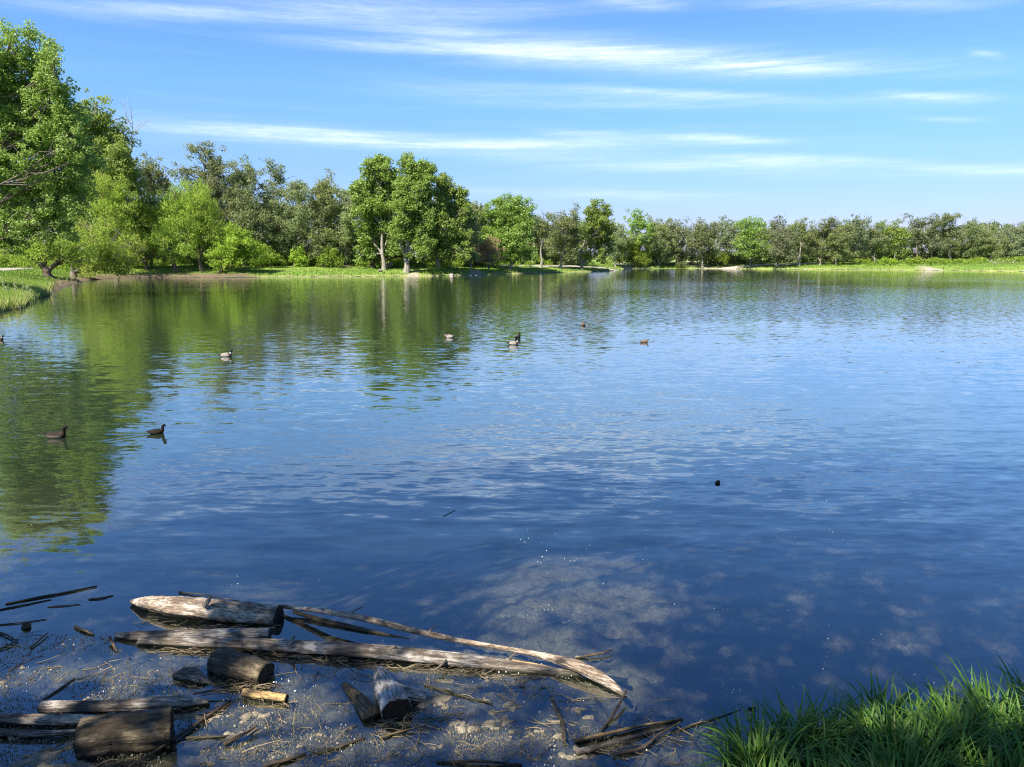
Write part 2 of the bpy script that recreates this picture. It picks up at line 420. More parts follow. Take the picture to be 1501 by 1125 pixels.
def water_mat():
    t = NT('lake_water')
    P = t.N.new('ShaderNodeNewGeometry').outputs['Position']
    sp = t.node('ShaderNodeSeparateXYZ'); t.L.new(P, sp.inputs[0])
    chop = t.attr('chop').outputs['Fac']; nearw = t.attr('nearw').outputs['Fac']; rings = t.attr('rings').outputs['Fac']

    def comp(scale, loc, detail=2, dist=0.4):
        mp = t.N.new('ShaderNodeMapping'); t.L.new(P, mp.inputs[0]); mp.inputs['Scale'].default_value = scale; mp.inputs['Location'].default_value = loc
        mp.inputs['Rotation'].default_value = (0, 0, 0.07)
        return t.math('SUBTRACT', t.noise(mp.outputs[0], 1.0, detail, 0.5, dist), 0.5)
    patch = t.rng(t.noise(t.coord('Position', (0.10, 0.16, 1)), 1.0, 2), 0.36, 0.62, 0.62, 1.0, True)
    # long lazy ripples near the camera
    ay = comp((0.75, 2.6, 1), (0, 0, 0), 1, 0.7); ax = comp((0.9, 1.6, 1), (31, 5, 0), 1, 0.6)
    by = comp((2.6, 8.5, 1), (3, 9, 0), 2, 0.5); bx = comp((4, 7, 1), (13, 2, 0), 2)
    # chop further out
    cy = comp((2.4, 6.5, 1), (7, 1, 0), 3, 0.6); cx = comp((3.2, 5.0, 1), (1, 17, 0), 3)
    fy = comp((9, 14, 1), (2, 2, 0), 2); fx = comp((9, 11, 1), (5, 12, 0), 2)
    amp_a = t.math('MULTIPLY', nearw, patch)
    amp_b = t.math('MULTIPLY', t.attr('rings').outputs['Fac'], patch)
    sy = t.math('MULTIPLY', ay, t.math('MULTIPLY', amp_a, 0.12))
    sx = t.math('MULTIPLY', ax, t.math('MULTIPLY', amp_a, 0.07))
    sy = t.math('ADD', sy, t.math('MULTIPLY', by, t.math('MULTIPLY', amp_b, 0.15)))
    sx = t.math('ADD', sx, t.math('MULTIPLY', bx, t.math('MULTIPLY', amp_b, 0.09)))
    sy = t.math('ADD', sy, t.math('MULTIPLY', cy, t.math('MULTIPLY', chop, 0.34)))
    sx = t.math('ADD', sx, t.math('MULTIPLY', cx, t.math('MULTIPLY', chop, 0.20)))
    sy = t.math('ADD', sy, t.math('MULTIPLY', fy, t.math('MULTIPLY', chop, 0.16)))
    sx = t.math('ADD', sx, t.math('MULTIPLY', fx, t.math('MULTIPLY', chop, 0.12)))
    for (wx_, wy_, hd, amp) in WAKES:           # bow waves of the swimming ducks
        bx_ = t.math('SUBTRACT', wx_, sp.outputs[0]); by_ = t.math('SUBTRACT', wy_, sp.outputs[1])
        back = t.math('ADD', t.math('MULTIPLY', bx_, math.cos(hd)), t.math('MULTIPLY', by_, math.sin(hd)))
        lat = t.math('SUBTRACT', t.math('MULTIPLY', by_, math.cos(hd)), t.math('MULTIPLY', bx_, math.sin(hd)))
        e = t.math('SUBTRACT', t.math('ABSOLUTE', lat), t.math('MULTIPLY', back, 0.36))
        q = t.math('ADD', t.math('POWER', t.math('DIVIDE', t.math('ABSOLUTE', e), 0.16), 2.0), t.math('DIVIDE', t.math('MAXIMUM', back, 0.0), 1.3))
        m_ = t.math('MULTIPLY', t.math('EXPONENT', t.math('MULTIPLY', q, -1.0)), t.rng(back, -0.25, 0.0))
        wv = t.math('MULTIPLY', t.math('MULTIPLY', m_, t.math('SINE', t.math('MULTIPLY', e, 24.0))), amp)
        sy = t.math('ADD', sy, wv)
    cb = t.node('ShaderNodeCombineXYZ'); t.L.new(sx, cb.inputs[0]); t.L.new(sy, cb.inputs[1]); cb.inputs[2].default_value = 1.0
    nm = t.node('ShaderNodeVectorMath', operation='NORMALIZE'); t.L.new(cb.outputs[0], nm.inputs[0])
    fr = t.node('ShaderNodeFresnel'); fr.inputs['IOR'].default_value = 1.34; t.L.new(nm.outputs[0], fr.inputs['Normal'])
    gl = t.node('ShaderNodeBsdfGlossy'); gl.inputs['Roughness'].default_value = 0.03; t.L.new(nm.outputs[0], gl.inputs['Normal'])
    gl.inputs['Color'].default_value = (1, 1, 1, 1)
    tr = t.node('ShaderNodeBsdfTransparent'); tr.inputs[0].default_value = (0.62, 0.67, 0.64, 1)
    df = t.node('ShaderNodeBsdfDiffuse'); df.inputs[0].default_value = (0.030, 0.048, 0.026, 1)     # turbid water
    m0 = t.node('ShaderNodeMixShader'); t.L.new(t.attr('turbid').outputs['Fac'], m0.inputs[0]); t.L.new(tr.outputs[0], m0.inputs[1]); t.L.new(df.outputs[0], m0.inputs[2])
    mx = t.node('ShaderNodeMixShader'); t.L.new(t.math('POWER', fr.outputs[0], 0.52), mx.inputs[0]); t.L.new(m0.outputs[0], mx.inputs[1]); t.L.new(gl.outputs[0], mx.inputs[2])
    return t.done(mx.outputs[0])


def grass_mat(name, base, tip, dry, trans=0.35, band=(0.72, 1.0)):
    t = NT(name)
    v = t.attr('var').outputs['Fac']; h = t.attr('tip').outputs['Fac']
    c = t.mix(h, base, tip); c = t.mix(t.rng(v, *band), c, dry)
    hs = t.node('ShaderNodeHueSaturation'); t.L.new(c, hs.inputs['Color']); t.L.new(t.rng(v, 0, 1, 0.8, 1.2), hs.inputs['Value'])
    p = t.principled(hs.outputs[0], 0.5, 0.3)
    tr = t.node('ShaderNodeBsdfTranslucent'); t.L.new(hs.outputs[0], tr.inputs[0])
    mx = t.node('ShaderNodeMixShader'); mx.inputs[0].default_value = trans
    t.L.new(p, mx.inputs[1]); t.L.new(tr.outputs[0], mx.inputs[2])
    return t.done(mx.outputs[0])


def wood_mat(name, light, mid, dark, balance=0.5, stretch=(2.2, 15, 15)):
    t = NT(name)
    o = t.coord('Object', stretch)
    n = t.noise(o, 1.4, 5, 0.65, 0.5); n2 = t.noise(t.coord('Object', (3, 7, 7)), 1.3, 4, 0.6); n3 = t.noise(t.coord('Object', (stretch[0] * 2, 60, 60)), 1.0, 3, 0.7)
    c = t.mix(t.rng(n, balance - 0.14, balance + 0.14), dark, mid)
    c = t.mix(t.rng(n2, balance - 0.03, balance + 0.15), c, light)
    c = t.mix(t.rng(n3, 0.47, 0.60, 0, 0.85), c, dark)
    n4 = t.noise(t.coord('Object', (stretch[0] * 6, 26, 26)), 1.0, 5, 0.75)
    c = t.mix(t.rng(n4, 0.52, 0.64, 0, 0.6), c, dark)
    # waterline stain: wood stays dark and slimy where it is wet
    z = t.node('ShaderNodeSeparateXYZ'); t.L.new(t.N.new('ShaderNodeNewGeometry').outputs['Position'], z.inputs[0])
    wet = t.rng(t.math('ADD', z.outputs[2], t.math('MULTIPLY', n2, 0.03)), 0.022, 0.05, 1, 0)
    c = t.mix(wet, c, (0.030, 0.028, 0.014))
    rg = t.rng(wet, 0, 1, 0.85, 0.45)
    return t.done(t.principled(c, rg, 0.25, t.math('ADD', n, n3), 0.75, 0.012))


def plain_mat(name, a, b, scale=6, rough=0.8):
    t = NT(name)
    n = t.noise(t.coord('Object'), scale, 4, 0.6)
    return t.done(t.principled(t.mix(t.rng(n, 0.35, 0.65), a, b), rough, 0.2, n, 0.5, 0.02))


MAT['ground'] = ground_mat(); MAT['water'] = water_mat()
MAT['gravel'] = plain_mat('path_gravel', (0.28, 0.245, 0.20), (0.37, 0.33, 0.27), 3)
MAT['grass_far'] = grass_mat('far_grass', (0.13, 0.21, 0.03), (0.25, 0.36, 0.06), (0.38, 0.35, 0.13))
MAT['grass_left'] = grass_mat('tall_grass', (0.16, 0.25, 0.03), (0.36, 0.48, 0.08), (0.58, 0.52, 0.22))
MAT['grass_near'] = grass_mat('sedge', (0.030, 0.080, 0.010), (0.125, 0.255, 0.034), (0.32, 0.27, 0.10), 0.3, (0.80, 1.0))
MAT['silver'] = wood_mat('silver_driftwood', (0.46, 0.41, 0.35), (0.25, 0.205, 0.16), (0.060, 0.045, 0.033), 0.50)
MAT['stumpwood'] = wood_mat('stump_wood', (0.52, 0.48, 0.44), (0.36, 0.32, 0.28), (0.10, 0.08, 0.06), 0.42)
MAT['bleached'] = wood_mat('bleached_driftwood', (0.58, 0.48, 0.37), (0.36, 0.27, 0.19), (0.085, 0.06, 0.042), 0.47)
MAT['darkwood'] = wood_mat('dark_waterlogged_wood', (0.22, 0.17, 0.105), (0.14, 0.105, 0.065), (0.040, 0.030, 0.019), 0.52)
MAT['brownwood'] = wood_mat('brown_stick_wood', (0.30, 0.20, 0.12), (0.18, 0.115, 0.07), (0.05, 0.035, 0.025), 0.5, (4, 40, 40))
MAT['yellowwood'] = wood_mat('yellow_stick_wood', (0.55, 0.38, 0.15), (0.40, 0.26, 0.11), (0.14, 0.09, 0.05), 0.45, (3, 40, 40))
MAT['cut'] = plain_mat('shaded_end_grain', (0.016, 0.012, 0.009), (0.045, 0.034, 0.022), 30, 0.7)  # near black: shade on the turned-away cut ends is put into the colour
MAT['stone'] = plain_mat('boulder_stone', (0.22, 0.19, 0.16), (0.42, 0.37, 0.31), 3)


# ------------------------------------------------------------------ ground and water
def polar(angles, radii):
    A, R = np.meshgrid(angles, radii, indexing='ij')
    X = R * np.sin(A); Y = R * np.cos(A)
    na, nr = A.shape
    i = np.arange(na - 1)[:, None] * nr; j = np.arange(nr - 1)[None, :]
    f = np.stack([i + j, i + nr + j, i + nr + j + 1, i + j + 1], -1).reshape(-1, 4)
    return X.reshape(-1), Y.reshape(-1), f


def angle_list(step):
    a = list(np.arange(-44, 44.001, step)); b = list(np.arange(48, 313, 6.0))
    return np.radians(np.array(a + b + [316.0]))


def ellipse_mask(x, y, items):
    m = np.zeros_like(x)
    for (px, py, rx, ry) in items:              # patches measured in the picture, on the ground
        c = G(px, py, 0.5); e = G(px + rx, py, 0.5); t_ = G(px, py - ry, 0.5)
        rX = abs(e.x - c.x); rY = abs(t_.y - c.y)
        q = ((x - c.x) / rX) ** 2 + ((y - c.y) / rY) ** 2
        m = np.maximum(m, np.clip(1.6 - q * 1.1, 0, 1))
    return m


def build_ground():
    rr = np.concatenate([np.arange(0.6, 3.6, 0.08), np.arange(3.6, 8.5, 0.032), np.arange(8.5, 13, 0.07), np.arange(13, 60, 1.0), np.arange(60, 232, 0.8), np.geomspace(232, 4500, 50)])
    x, y, f = polar(angle_list(0.3), rr)
    z, d = terrain(x, y)
    r = np.hypot(x, y)
    sand = ellipse_mask(x, y, [(604, 401, 7, 0.9), (697, 400, 12, 1.5), (1018, 390.5, 14, 1.6), (1040, 389.5, 16, 1.4), (1374, 394, 10, 0.8), (950, 392.5, 12, 1),
                               (112, 413, 12, 1.6), (1215, 386.4, 14, 0.5), (912, 391, 9, 1.4)])
    wx = np.interp(x / np.maximum(y, 1), [-0.62, -0.60, -0.35, -0.33], [0, 1, 1, 0])
    mud = np.where((r > 60), np.clip(1.5 - d / 3.2, 0, 1) * wx * (d < 6), 0)
    mud = np.maximum(mud, np.where((r > 60) & (d < 1.0), 0.75, 0) * (x / np.maximum(y, 1) < -0.33))
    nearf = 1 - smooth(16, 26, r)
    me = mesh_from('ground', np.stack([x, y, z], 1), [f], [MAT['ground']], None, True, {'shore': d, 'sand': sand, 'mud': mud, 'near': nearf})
    tag(link('ground', me), 'grassy banks and silty lake bed around the lake', None, None, 'structure')


def build_water():
    rr = np.concatenate([np.arange(1.5, 20, 0.35), np.arange(20, 60, 1.2), np.arange(60, 240, 1.5)])
    x, y, f = polar(np.radians(np.arange(-75, 75.01, 0.5)), rr)
    r = np.hypot(x, y); d = shore_dist(x, y); s = x / np.maximum(y, 1e-3)
    # wind: ripples in the open water, calm lee along the banks and to the left
    lee = smooth(1.0, 34, -d + 5 * wob(x, y, 0.05, 1.0) * smooth(-0.1, 0.4, s)) * smooth(-0.05, 0.22, s) + smooth(0, 42, -d) * (1 - smooth(-0.05, 0.22, s))
    edge = smooth(33, 37, -d + 2.2 * wob(x, y, 0.06, 3.0))
    lee = np.where(s > 0.08, lee * (1 - smooth(0.08, 0.16, s)) + edge * smooth(0.08, 0.16, s), lee)
    openw = smooth(11, 42, r)
    left = 1 - 0.5 * (1 - smooth(-0.62, -0.22, s + 0.05 * wob(x, y, 0.15, 2.0)))
    patch = 0.65 + 0.45 * wob(x, y, 0.11, 5.0) * smooth(15, 40, r)
    chop = openw * lee * left * np.clip(patch, 0.25, 1.2)
    chop = np.maximum(chop, 0.10 * openw)
    nearw = 1 - 0.75 * smooth(22, 60, r)
    nearw = nearw * (0.25 + 0.75 * smooth(6.5, 10.0, y))
    turbid = 0.10 + 0.70 * smooth(8, 22, r)
    me = mesh_from('lake_water', np.stack([x, y, np.zeros_like(x)], 1), [f], [MAT['water']], None, True, {'chop': chop, 'nearw': nearw, 'turbid': turbid, 'rings': 0.15 + 0.85 * smooth(7, 13, r)})
    tag(link('lake_water', me), 'blue rippled lake water', None, None, 'structure')


def drape(name, pts, width, mat, label):
    pts = np.array(pts, float)
    out = [pts[0]]
    for a, b in zip(pts[:-1], pts[1:]):
        n = max(2, int(np.hypot(*(b - a)) / 1.5))
        for i in range(1, n + 1): out.append(a + (b - a) * i / n)
    P = np.array(out)
    for _ in range(12): P[1:-1] = (P[:-2] + 2 * P[1:-1] + P[2:]) / 4
    T = np.gradient(P, axis=0); T /= np.linalg.norm(T, axis=1)[:, None]
    Nn = np.stack([-T[:, 1], T[:, 0]], 1)
    k = 7; ts = np.linspace(-0.5, 0.5, k)
    w = width * (1 + 0.08 * np.sin(np.arange(len(P)) * 0.9))
    X = P[:, None, :] + Nn[:, None, :] * (ts[None, :, None] * w[:, None, None])
    x = X[..., 0].reshape(-1); y = X[..., 1].reshape(-1)
    z = terrain(x, y)[0] + 0.05
    i = np.arange(len(P) - 1)[:, None] * k; j = np.arange(k - 1)[None, :]
    f = np.stack([i + j, i + j + 1, i + k + j + 1, i + k + j], -1).reshape(-1, 4)
    tag(link(name, mesh_from(name, np.stack([x, y, z], 1), [f], [mat])), label, None, None, 'structure')


build_ground()
build_water()

PATH = [(-112, 60), (-88, 80), (-78, 97), (-77, 112), (-82, 128), (-84, 146), (-70, 162), (-40, 170), (-15, 171), (6, 182), (25, 198), (60, 224), (110, 228), (170, 235)]
drape('path', PATH, 4.6, MAT['gravel'], 'pale gravel path running along the bank behind the shore trees')


# ------------------------------------------------------------------ foliage
def unit(a):
    return a / (np.linalg.norm(a, axis=-1, keepdims=True) + 1e-9)


def leaf_quads(rng, C, Rr, n, size, aspect=0.6, up=0.35, shell=0.45, droop=0.0):
    """n leaves spread over clusters with centres C (k,3) and radii Rr (k,3)"""
    k = len(C)
    w = (Rr[:, 0] * Rr[:, 2]); w = w / w.sum()
    ci = rng.choice(k, n, p=w)
    d = unit(rng.normal(size=(n, 3)))
    r = (shell + (1 - shell) * rng.random(n)) * (0.75 + 0.35 * rng.random(n))
    r = np.where(rng.random(n) < 0.35, rng.random(n) ** 0.5, r)
    p = C[ci] + d * r[:, None] * Rr[ci]
    p[:, 2] -= droop * rng.random(n) * Rr[ci][:, 2]
    nrm = unit(d * 0.8 + rng.normal(size=(n, 3)) * 0.6 + np.array([0, 0, up]))
    t = unit(np.cross(nrm, rng.normal(size=(n, 3))))
    if droop: t = unit(t * 0.6 + np.array([0, 0, -droop]))
    b = np.cross(nrm, t)
    s = size * (0.6 + 0.8 * rng.random(n))
    t = t * s[:, None] * 0.5; b = b * (s * aspect * 0.5)[:, None]
    V = np.stack([p - t, p + b, p + t, p - b], 1)
    cv = rng.random(k)
    val = np.clip(0.45 * cv[ci] + 0.55 * rng.random(n), 0, 1)
    return V, val


def clusters(rng, lobes, crad, dens):
    """lobes: list of (centre, (rx,ry,rz)); returns cluster centres/radii"""
    C = []; R = []; own = []
    for li, (c, rad) in enumerate(lobes):
        rad = np.array(rad)
        area = (rad[0] * rad[1] * rad[2]) ** (2 / 3)
        n = max(6, int(2.1 * dens * area / crad ** 2))
        d = unit(rng.normal(size=(n, 3)))
        r = 0.2 + 0.8 * rng.random(n) ** 0.6
        C.append(np.array(c) + d * r[:, None] * rad)
        cr = crad * (0.6 + 0.75 * rng.random(n))
        R.append(np.stack([cr, cr, cr * (0.65 + 0.3 * rng.random(n))], 1)); own += [li] * n
    return np.concatenate(C), np.concatenate(R), np.array(own)


def bend(rng, a, b, n=5, amt=0.08, sag=0.0):
    a = np.array(a, float); b = np.array(b, float); L = np.linalg.norm(b - a)
    t = np.linspace(0, 1, n)[:, None]
    P = a + (b - a) * t
    off = rng.normal(size=3) * amt * L
    P += np.sin(t * math.pi) * off
    P[:, 2] += np.sin(t[:, 0] * math.pi) * sag * L
    P[1:-1] += rng.normal(size=(n - 2, 3)) * amt * 0.25 * L
    return P


SPEC = {  # leaf material, bark, leaf size, cluster radius, cluster density, leaves per m2 of lobe, aspect, droop
    'cotton': dict(leaf='cotton', bark='bark_pale', size=0.34, crad=0.95, dens=1.25, cover=62, aspect=0.75, droop=0.0),
    'cotton_near': dict(leaf='cotton', bark='bark_pale', size=0.17, crad=0.55, dens=1.2, cover=62, aspect=0.75, droop=0.0),
    'willow': dict(leaf='willow', bark='bark_dark', size=0.36, crad=1.0, dens=1.4, cover=70, aspect=0.35, droop=0.55),
    'bright': dict(leaf='bright', bark='bark_dark', size=0.32, crad=0.8, dens=1.5, cover=70, aspect=0.5, droop=0.2),
    'olive': dict(leaf='olive', bark='bark_grey', size=0.36, crad=1.05, dens=1.2, cover=48, aspect=0.55, droop=0.0),
    'sage': dict(leaf='sage', bark='bark_pale', size=0.36, crad=1.0, dens=1.2, cover=46, aspect=0.55, droop=0.1),
    'dark': dict(leaf='dark', bark='bark_grey', size=0.42, crad=1.1, dens=1.15, cover=34, aspect=0.6, droop=0.0),
    'far_cotton': dict(leaf='cotton', bark='bark_pale', size=0.42, crad=1.1, dens=1.2, cover=40, aspect=0.7, droop=0.0),
    'bush': dict(leaf='bush', bark='bark_dark', size=0.36, crad=0.9, dens=1.5, cover=55, aspect=0.5, droop=0.2),
    'brown': dict(leaf='brown', bark='bark_grey', size=0.36, crad=0.6, dens=1.6, cover=95, aspect=0.22, droop=0.3),
}


def grow(rng, lobes, base_top, trunk_r, spec, trunk_pts=None, n_twigs=0.6, bare=0, nlimb=99, full=1.0, limb=1.0):
    """lobes in local metres; returns trunk Buf and crown Buf"""
    sp = SPEC[spec]
    C, R, own = clusters(rng, lobes, sp['crad'], sp['dens'])
    if spec not in ('willow', 'bright', 'bush', 'sage'): C[:, 2] = np.maximum(C[:, 2], 1.5 + 0.8 * rng.random(len(C)))
    tr = Buf(); cr = Buf()
    if trunk_pts is None:
        top = max(lobes, key=lambda l: l[0][2])[0]
        trunk_pts = [(0, 0, -0.3), (0.05 * top[0], 0.05 * top[1], 0.12 * top[2]), (0.35 * top[0], 0.35 * top[1], 0.5 * top[2]), tuple(np.array(top) * np.array([0.9, 0.9, 1.0]))]
    T = np.array(trunk_pts, float)
    # resample the trunk
    tt = np.linspace(0, len(T) - 1, 12); TP = np.stack([np.interp(tt, np.arange(len(T)), T[:, i]) for i in range(3)], 1)
    TP[2:-1, :2] += rng.normal(size=(9, 2)) * trunk_r * 0.35
    TR = trunk_r * (1 - 0.86 * np.linspace(0, 1, 12) ** 0.9); TR[0] *= 1.45; TR[1] *= 1.1
    tr.tube(TP, TR, 9)
    for li, (c, rad) in enumerate(lobes[:nlimb]):
        c = np.array(c, float)
        zt = max(0.12 * TP[-1][2], c[2] - 0.55 * np.linalg.norm(c[:2] - TP[-1][:2] * (c[2] / max(TP[-1][2], 1))) - rad[2] * 0.8)
        i = int(np.argmin(abs(TP[:, 2] - zt))); i = min(max(i, 1), 10)
        P = bend(rng, TP[i], c, 6, 0.06, 0.05)
        r0 = min(TR[i] * 0.75, trunk_r * 0.55) * limb; rr = np.linspace(r0, max(0.04, r0 * 0.25), 6)
        tr.tube(P, rr, 6)
        idx = np.where(own == li)[0]
        for k in idx:
            if rng.random() > n_twigs: continue
            s = P[int(rng.integers(2, 6))]
            tr.tube(bend(rng, s, C[k], 4, 0.1), np.linspace(max(0.05, r0 * 0.22), 0.015, 4), 4)
    for _ in range(bare):                       # leafless grey tips poking out of the crown
        c, rad = lobes[int(rng.integers(len(lobes)))]
        c = np.array(c, float); d = unit(rng.normal(size=3) + np.array([0, -0.4, 1.3]))
        e = c + d * np.array(rad) * (1.05 + 0.3 * rng.random())
        P = bend(rng, c, e, 5, 0.08); tr.tube(P, np.linspace(0.08, 0.02, 5), 4)
        for q in range(5):
            s = P[int(rng.integers(1, 5))]
            tr.tube(bend(rng, s, s + unit(rng.normal(size=3) + d * 1.2) * (0.5 + rng.random()), 3, 0.1), (0.035, 0.02, 0.01), 3)
    proj = sum(l[1][0] * l[1][2] * math.pi for l in lobes) * nlimb / max(len(lobes), 1) * 1.25 if nlimb < 99 else 10
    n = int(proj * sp['cover'] * (0.34 / sp['size']) ** 2 * 1.7 * full)
    V, val = leaf_quads(rng, C, R, n, sp['size'], sp['aspect'], 0.35, 0.45, sp['droop'])
    cr.quads(V, val)
    return tr, cr, n


LEAVES = [0]


def hero(name, label, spec, base, Y, lobes_px, trunk_r=0.35, trunk_px=None, bark=None, group=None, seed=0, bare=0, twigs=0.6, depth=0.85, cat='tree', z=None, jit=1.0, fatx=1.25, full=1.0, dry=2.5, limb=1.0):
    """a tree whose outline was measured on the photograph: lobes (x, y, half width, half height) at its own distance"""
    rng = np.random.default_rng(seed * 7 + int(base[0] * 13) % 9999 + 5)
    while True:                                 # stand it on dry land
        bp = AT(base[0], base[1], Y); bx = bp.x
        if float(terrain(np.array([bx]), np.array([Y]))[1][0]) > dry: break
        Y += 1.0
    zg = tz(bx, Y) if z is None else z
    org = np.array([bx, Y, zg])
    mpp = Y / F / math.cos(PITCH) * 1.0
    lobes = []
    for i, (px, py, rx, ry) in enumerate(lobes_px):
        q = AT(px, py, Y); rX = rx * mpp * fatx; rZ = ry * mpp * 1.14
        rY = depth * (rX + rZ) / 2
        dy = (rng.random() - 0.5) * 0.9 * rY * jit * 2
        lobes.append((np.array([q.x - bx, dy, q.z - zg]), (rX, rY, rZ)))
    for a_ in range(len(lobes)):                # fill between neighbouring lobes
        for b_ in range(a_):
            ca, ra = lobes_px[a_][:2], lobes_px[a_][2:]; cb_, rb = lobes_px[b_][:2], lobes_px[b_][2:]
            if math.hypot((ca[0] - cb_[0]) / (ra[0] + rb[0]), (ca[1] - cb_[1]) / (ra[1] + rb[1])) < 1.15:
                A_, B_ = lobes[a_], lobes[b_]
                lobes.append(((A_[0] + B_[0]) / 2, tuple(0.42 * (u_ + v_) * 0.8 for u_, v_ in zip(A_[1], B_[1]))))
    tp = None
    if trunk_px is not None:
        tp = []
        for i, (px, py) in enumerate(trunk_px):
            q = AT(px, py, Y); tp.append((q.x - bx, 0.0, q.z - zg))
        tp[0] = (tp[0][0], 0, -0.3)
    tr, cr, n = grow(rng, lobes, None, trunk_r, spec, tp, twigs, bare, len(lobes_px), full, limb)
    LEAVES[0] += n
    e = empty(name, org, label, cat, group)
    link('trunk', tr.mesh('trunk', [MAT[bark or SPEC[spec]['bark']]]), e)
    link('crown', cr.mesh('crown', [MAT[SPEC[spec]['leaf']]], False), e)
    return e


#HEROES
# left bank
hero('cottonwood_tree', 'tallest cottonwood at the left edge, its big green crown over the gravel path', 'cotton_near', (-75, 422), 65,
     [(22, 70, 30, 42), (55, 85, 24, 40), (92, 112, 17, 32), (-25, 90, 40, 60), (15, 140, 50, 50), (75, 155, 42, 45), (105, 185, 20, 36), (-40, 190, 60, 80), (30, 215, 60, 50), (95, 240, 42, 42), (118, 215, 26, 34), (-10, 110, 30, 40),
      (20, 285, 60, 45), (85, 300, 42, 40), (-40, 320, 60, 50), (15, 340, 50, 24), (70, 335, 36, 20), (-40, 360, 50, 20)], 0.55, [(-75, 424), (-60, 340), (-25, 210), (15, 60)], 'bark_grey', seed=1, limb=0.28, depth=0.9, fatx=1.1, full=1.0)
hero('cottonwood_tree', 'second cottonwood from the left edge, lower and right behind the tallest one', 'cotton', (135, 396), 134,
     [(143, 160, 17, 28), (120, 185, 24, 30), (162, 195, 22, 24), (110, 235, 30, 34), (190, 250, 18, 26), (105, 195, 26, 34), (100, 290, 40, 40), (100, 330, 34, 26), (140, 230, 36, 36), (178, 232, 20, 28), (150, 275, 40, 36), (195, 262, 16, 24), (150, 320, 36, 36)], 0.5, seed=2, fatx=1.2, full=1.0)
hero('willow_tree', 'pale willow with a thick dark leaning trunk on the bank beside the gravel path', 'willow', (72, 410), 104,
     [(52, 352, 28, 16), (30, 368, 20, 12), (85, 345, 26, 18), (72, 375, 30, 12), (110, 360, 24, 16), (110, 382, 22, 9)], 0.62,
     [(72, 410), (66, 396), (58, 385), (54, 362), (56, 345)], 'bark_dark', seed=3, bare=6)
hero('willow_tree', 'willow hanging low over the water at the mud beach, with bare silver limbs', 'willow', (108, 407), 108,
     [(150, 350, 28, 20), (178, 362, 22, 20), (130, 372, 28, 14), (165, 383, 30, 15), (180, 393, 18, 9), (140, 392, 26, 8), (118, 330, 22, 18)], 0.5,
     [(108, 407), (107, 392), (118, 370), (140, 345)], 'bark_grey', seed=4, bare=14)
hero('willow_tree', 'tall yellow green willow rising behind the bare silver limbs', 'willow', (172, 398), 127,
     [(135, 268, 24, 16), (160, 275, 26, 22), (182, 300, 20, 24), (140, 295, 28, 20), (165, 325, 30, 26), (190, 345, 20, 26)], 0.35, seed=5, twigs=0.8, bare=5)
hero('willow_tree', 'slim willow with a short grey trunk, left of the pair of golden willows', 'willow', (216, 398), 138,
     [(205, 290, 20, 26), (228, 300, 20, 24), (210, 330, 26, 28), (222, 360, 24, 22), (200, 368, 18, 18), (190, 385, 16, 10), (182, 330, 20, 26)], 0.36, [(216, 398), (212, 380), (208, 340), (206, 280)], 'bark_dark', seed=6, bare=4)
hero('willow_tree', 'left one of the pair of golden willows, with a stout dark trunk', 'willow', (259, 399), 136,
     [(262, 285, 22, 22), (244, 310, 20, 26), (268, 318, 24, 28), (245, 350, 22, 26), (270, 358, 20, 24)], 0.5, [(259, 399), (253, 384), (248, 350), (258, 280)], 'bark_dark', seed=7)
hero('willow_tree', 'right one of the pair of golden willows, with a forked dark trunk', 'willow', (297, 399), 137,
     [(285, 280, 20, 20), (302, 300, 24, 24), (284, 318, 22, 28), (310, 330, 20, 28), (300, 355, 24, 24), (318, 360, 18, 20)], 0.42, [(297, 399), (293, 384), (289, 350), (286, 280)], 'bark_dark', seed=8)
hero('willow_tree', 'short bright lime willow leaning right over the grass, with a low forked dark trunk', 'bright', (322, 398), 136,
     [(345, 340, 14, 16), (358, 356, 18, 16), (335, 362, 20, 20), (372, 370, 16, 14), (352, 380, 26, 13), (325, 378, 18, 16)], 0.42, [(322, 398), (332, 389), (345, 380), (350, 345)], 'bark_dark', seed=9)
# belt of darker trees behind the cove
OL = 'dark olive trees behind the cove'
hero('olive_tree', 'rounded grey green tree top showing between the cottonwoods and the golden willows', 'sage', (222, 392), 146, [(224, 244, 20, 16), (208, 258, 18, 18), (236, 266, 18, 20), (220, 300, 26, 34), (225, 350, 26, 30)], 0.35, seed=11, group=OL)
hero('olive_tree', 'tallest dark tree behind the cove, its loose crown standing clear against the sky', 'olive', (306, 390), 150,
     [(290, 222, 16, 14), (314, 230, 16, 18), (268, 250, 12, 9), (300, 256, 28, 16), (322, 262, 14, 20), (295, 292, 28, 26), (322, 310, 22, 32), (310, 350, 30, 34)], 0.4, [(306, 390), (305, 330), (302, 270), (300, 220)], seed=12, group=OL, bare=5)
hero('olive_tree', 'broad dark tree just right of the tallest one, with a flat rounded top', 'olive', (358, 390), 150,
     [(352, 250, 22, 16), (372, 256, 14, 14), (340, 275, 18, 20), (366, 285, 26, 26), (345, 318, 26, 30), (375, 335, 24, 30), (355, 362, 28, 24)], 0.4, seed=13, group=OL)
hero('olive_tree', 'dark tree with a small separate tuft on top, behind the bright lime willow', 'olive', (398, 390), 151,
     [(396, 243, 12, 9), (402, 268, 16, 14), (395, 300, 22, 26), (410, 330, 20, 28), (395, 358, 26, 26)], 0.36, seed=14, group=OL, bare=6)
hero('olive_tree', 'dark tree with a ragged top midway between the lime willow and the tall poplars', 'olive', (432, 390), 151,
     [(428, 272, 17, 14), (444, 285, 12, 16), (425, 305, 22, 24), (445, 325, 20, 26), (430, 356, 28, 26)], 0.36, seed=15, group=OL, bare=4)
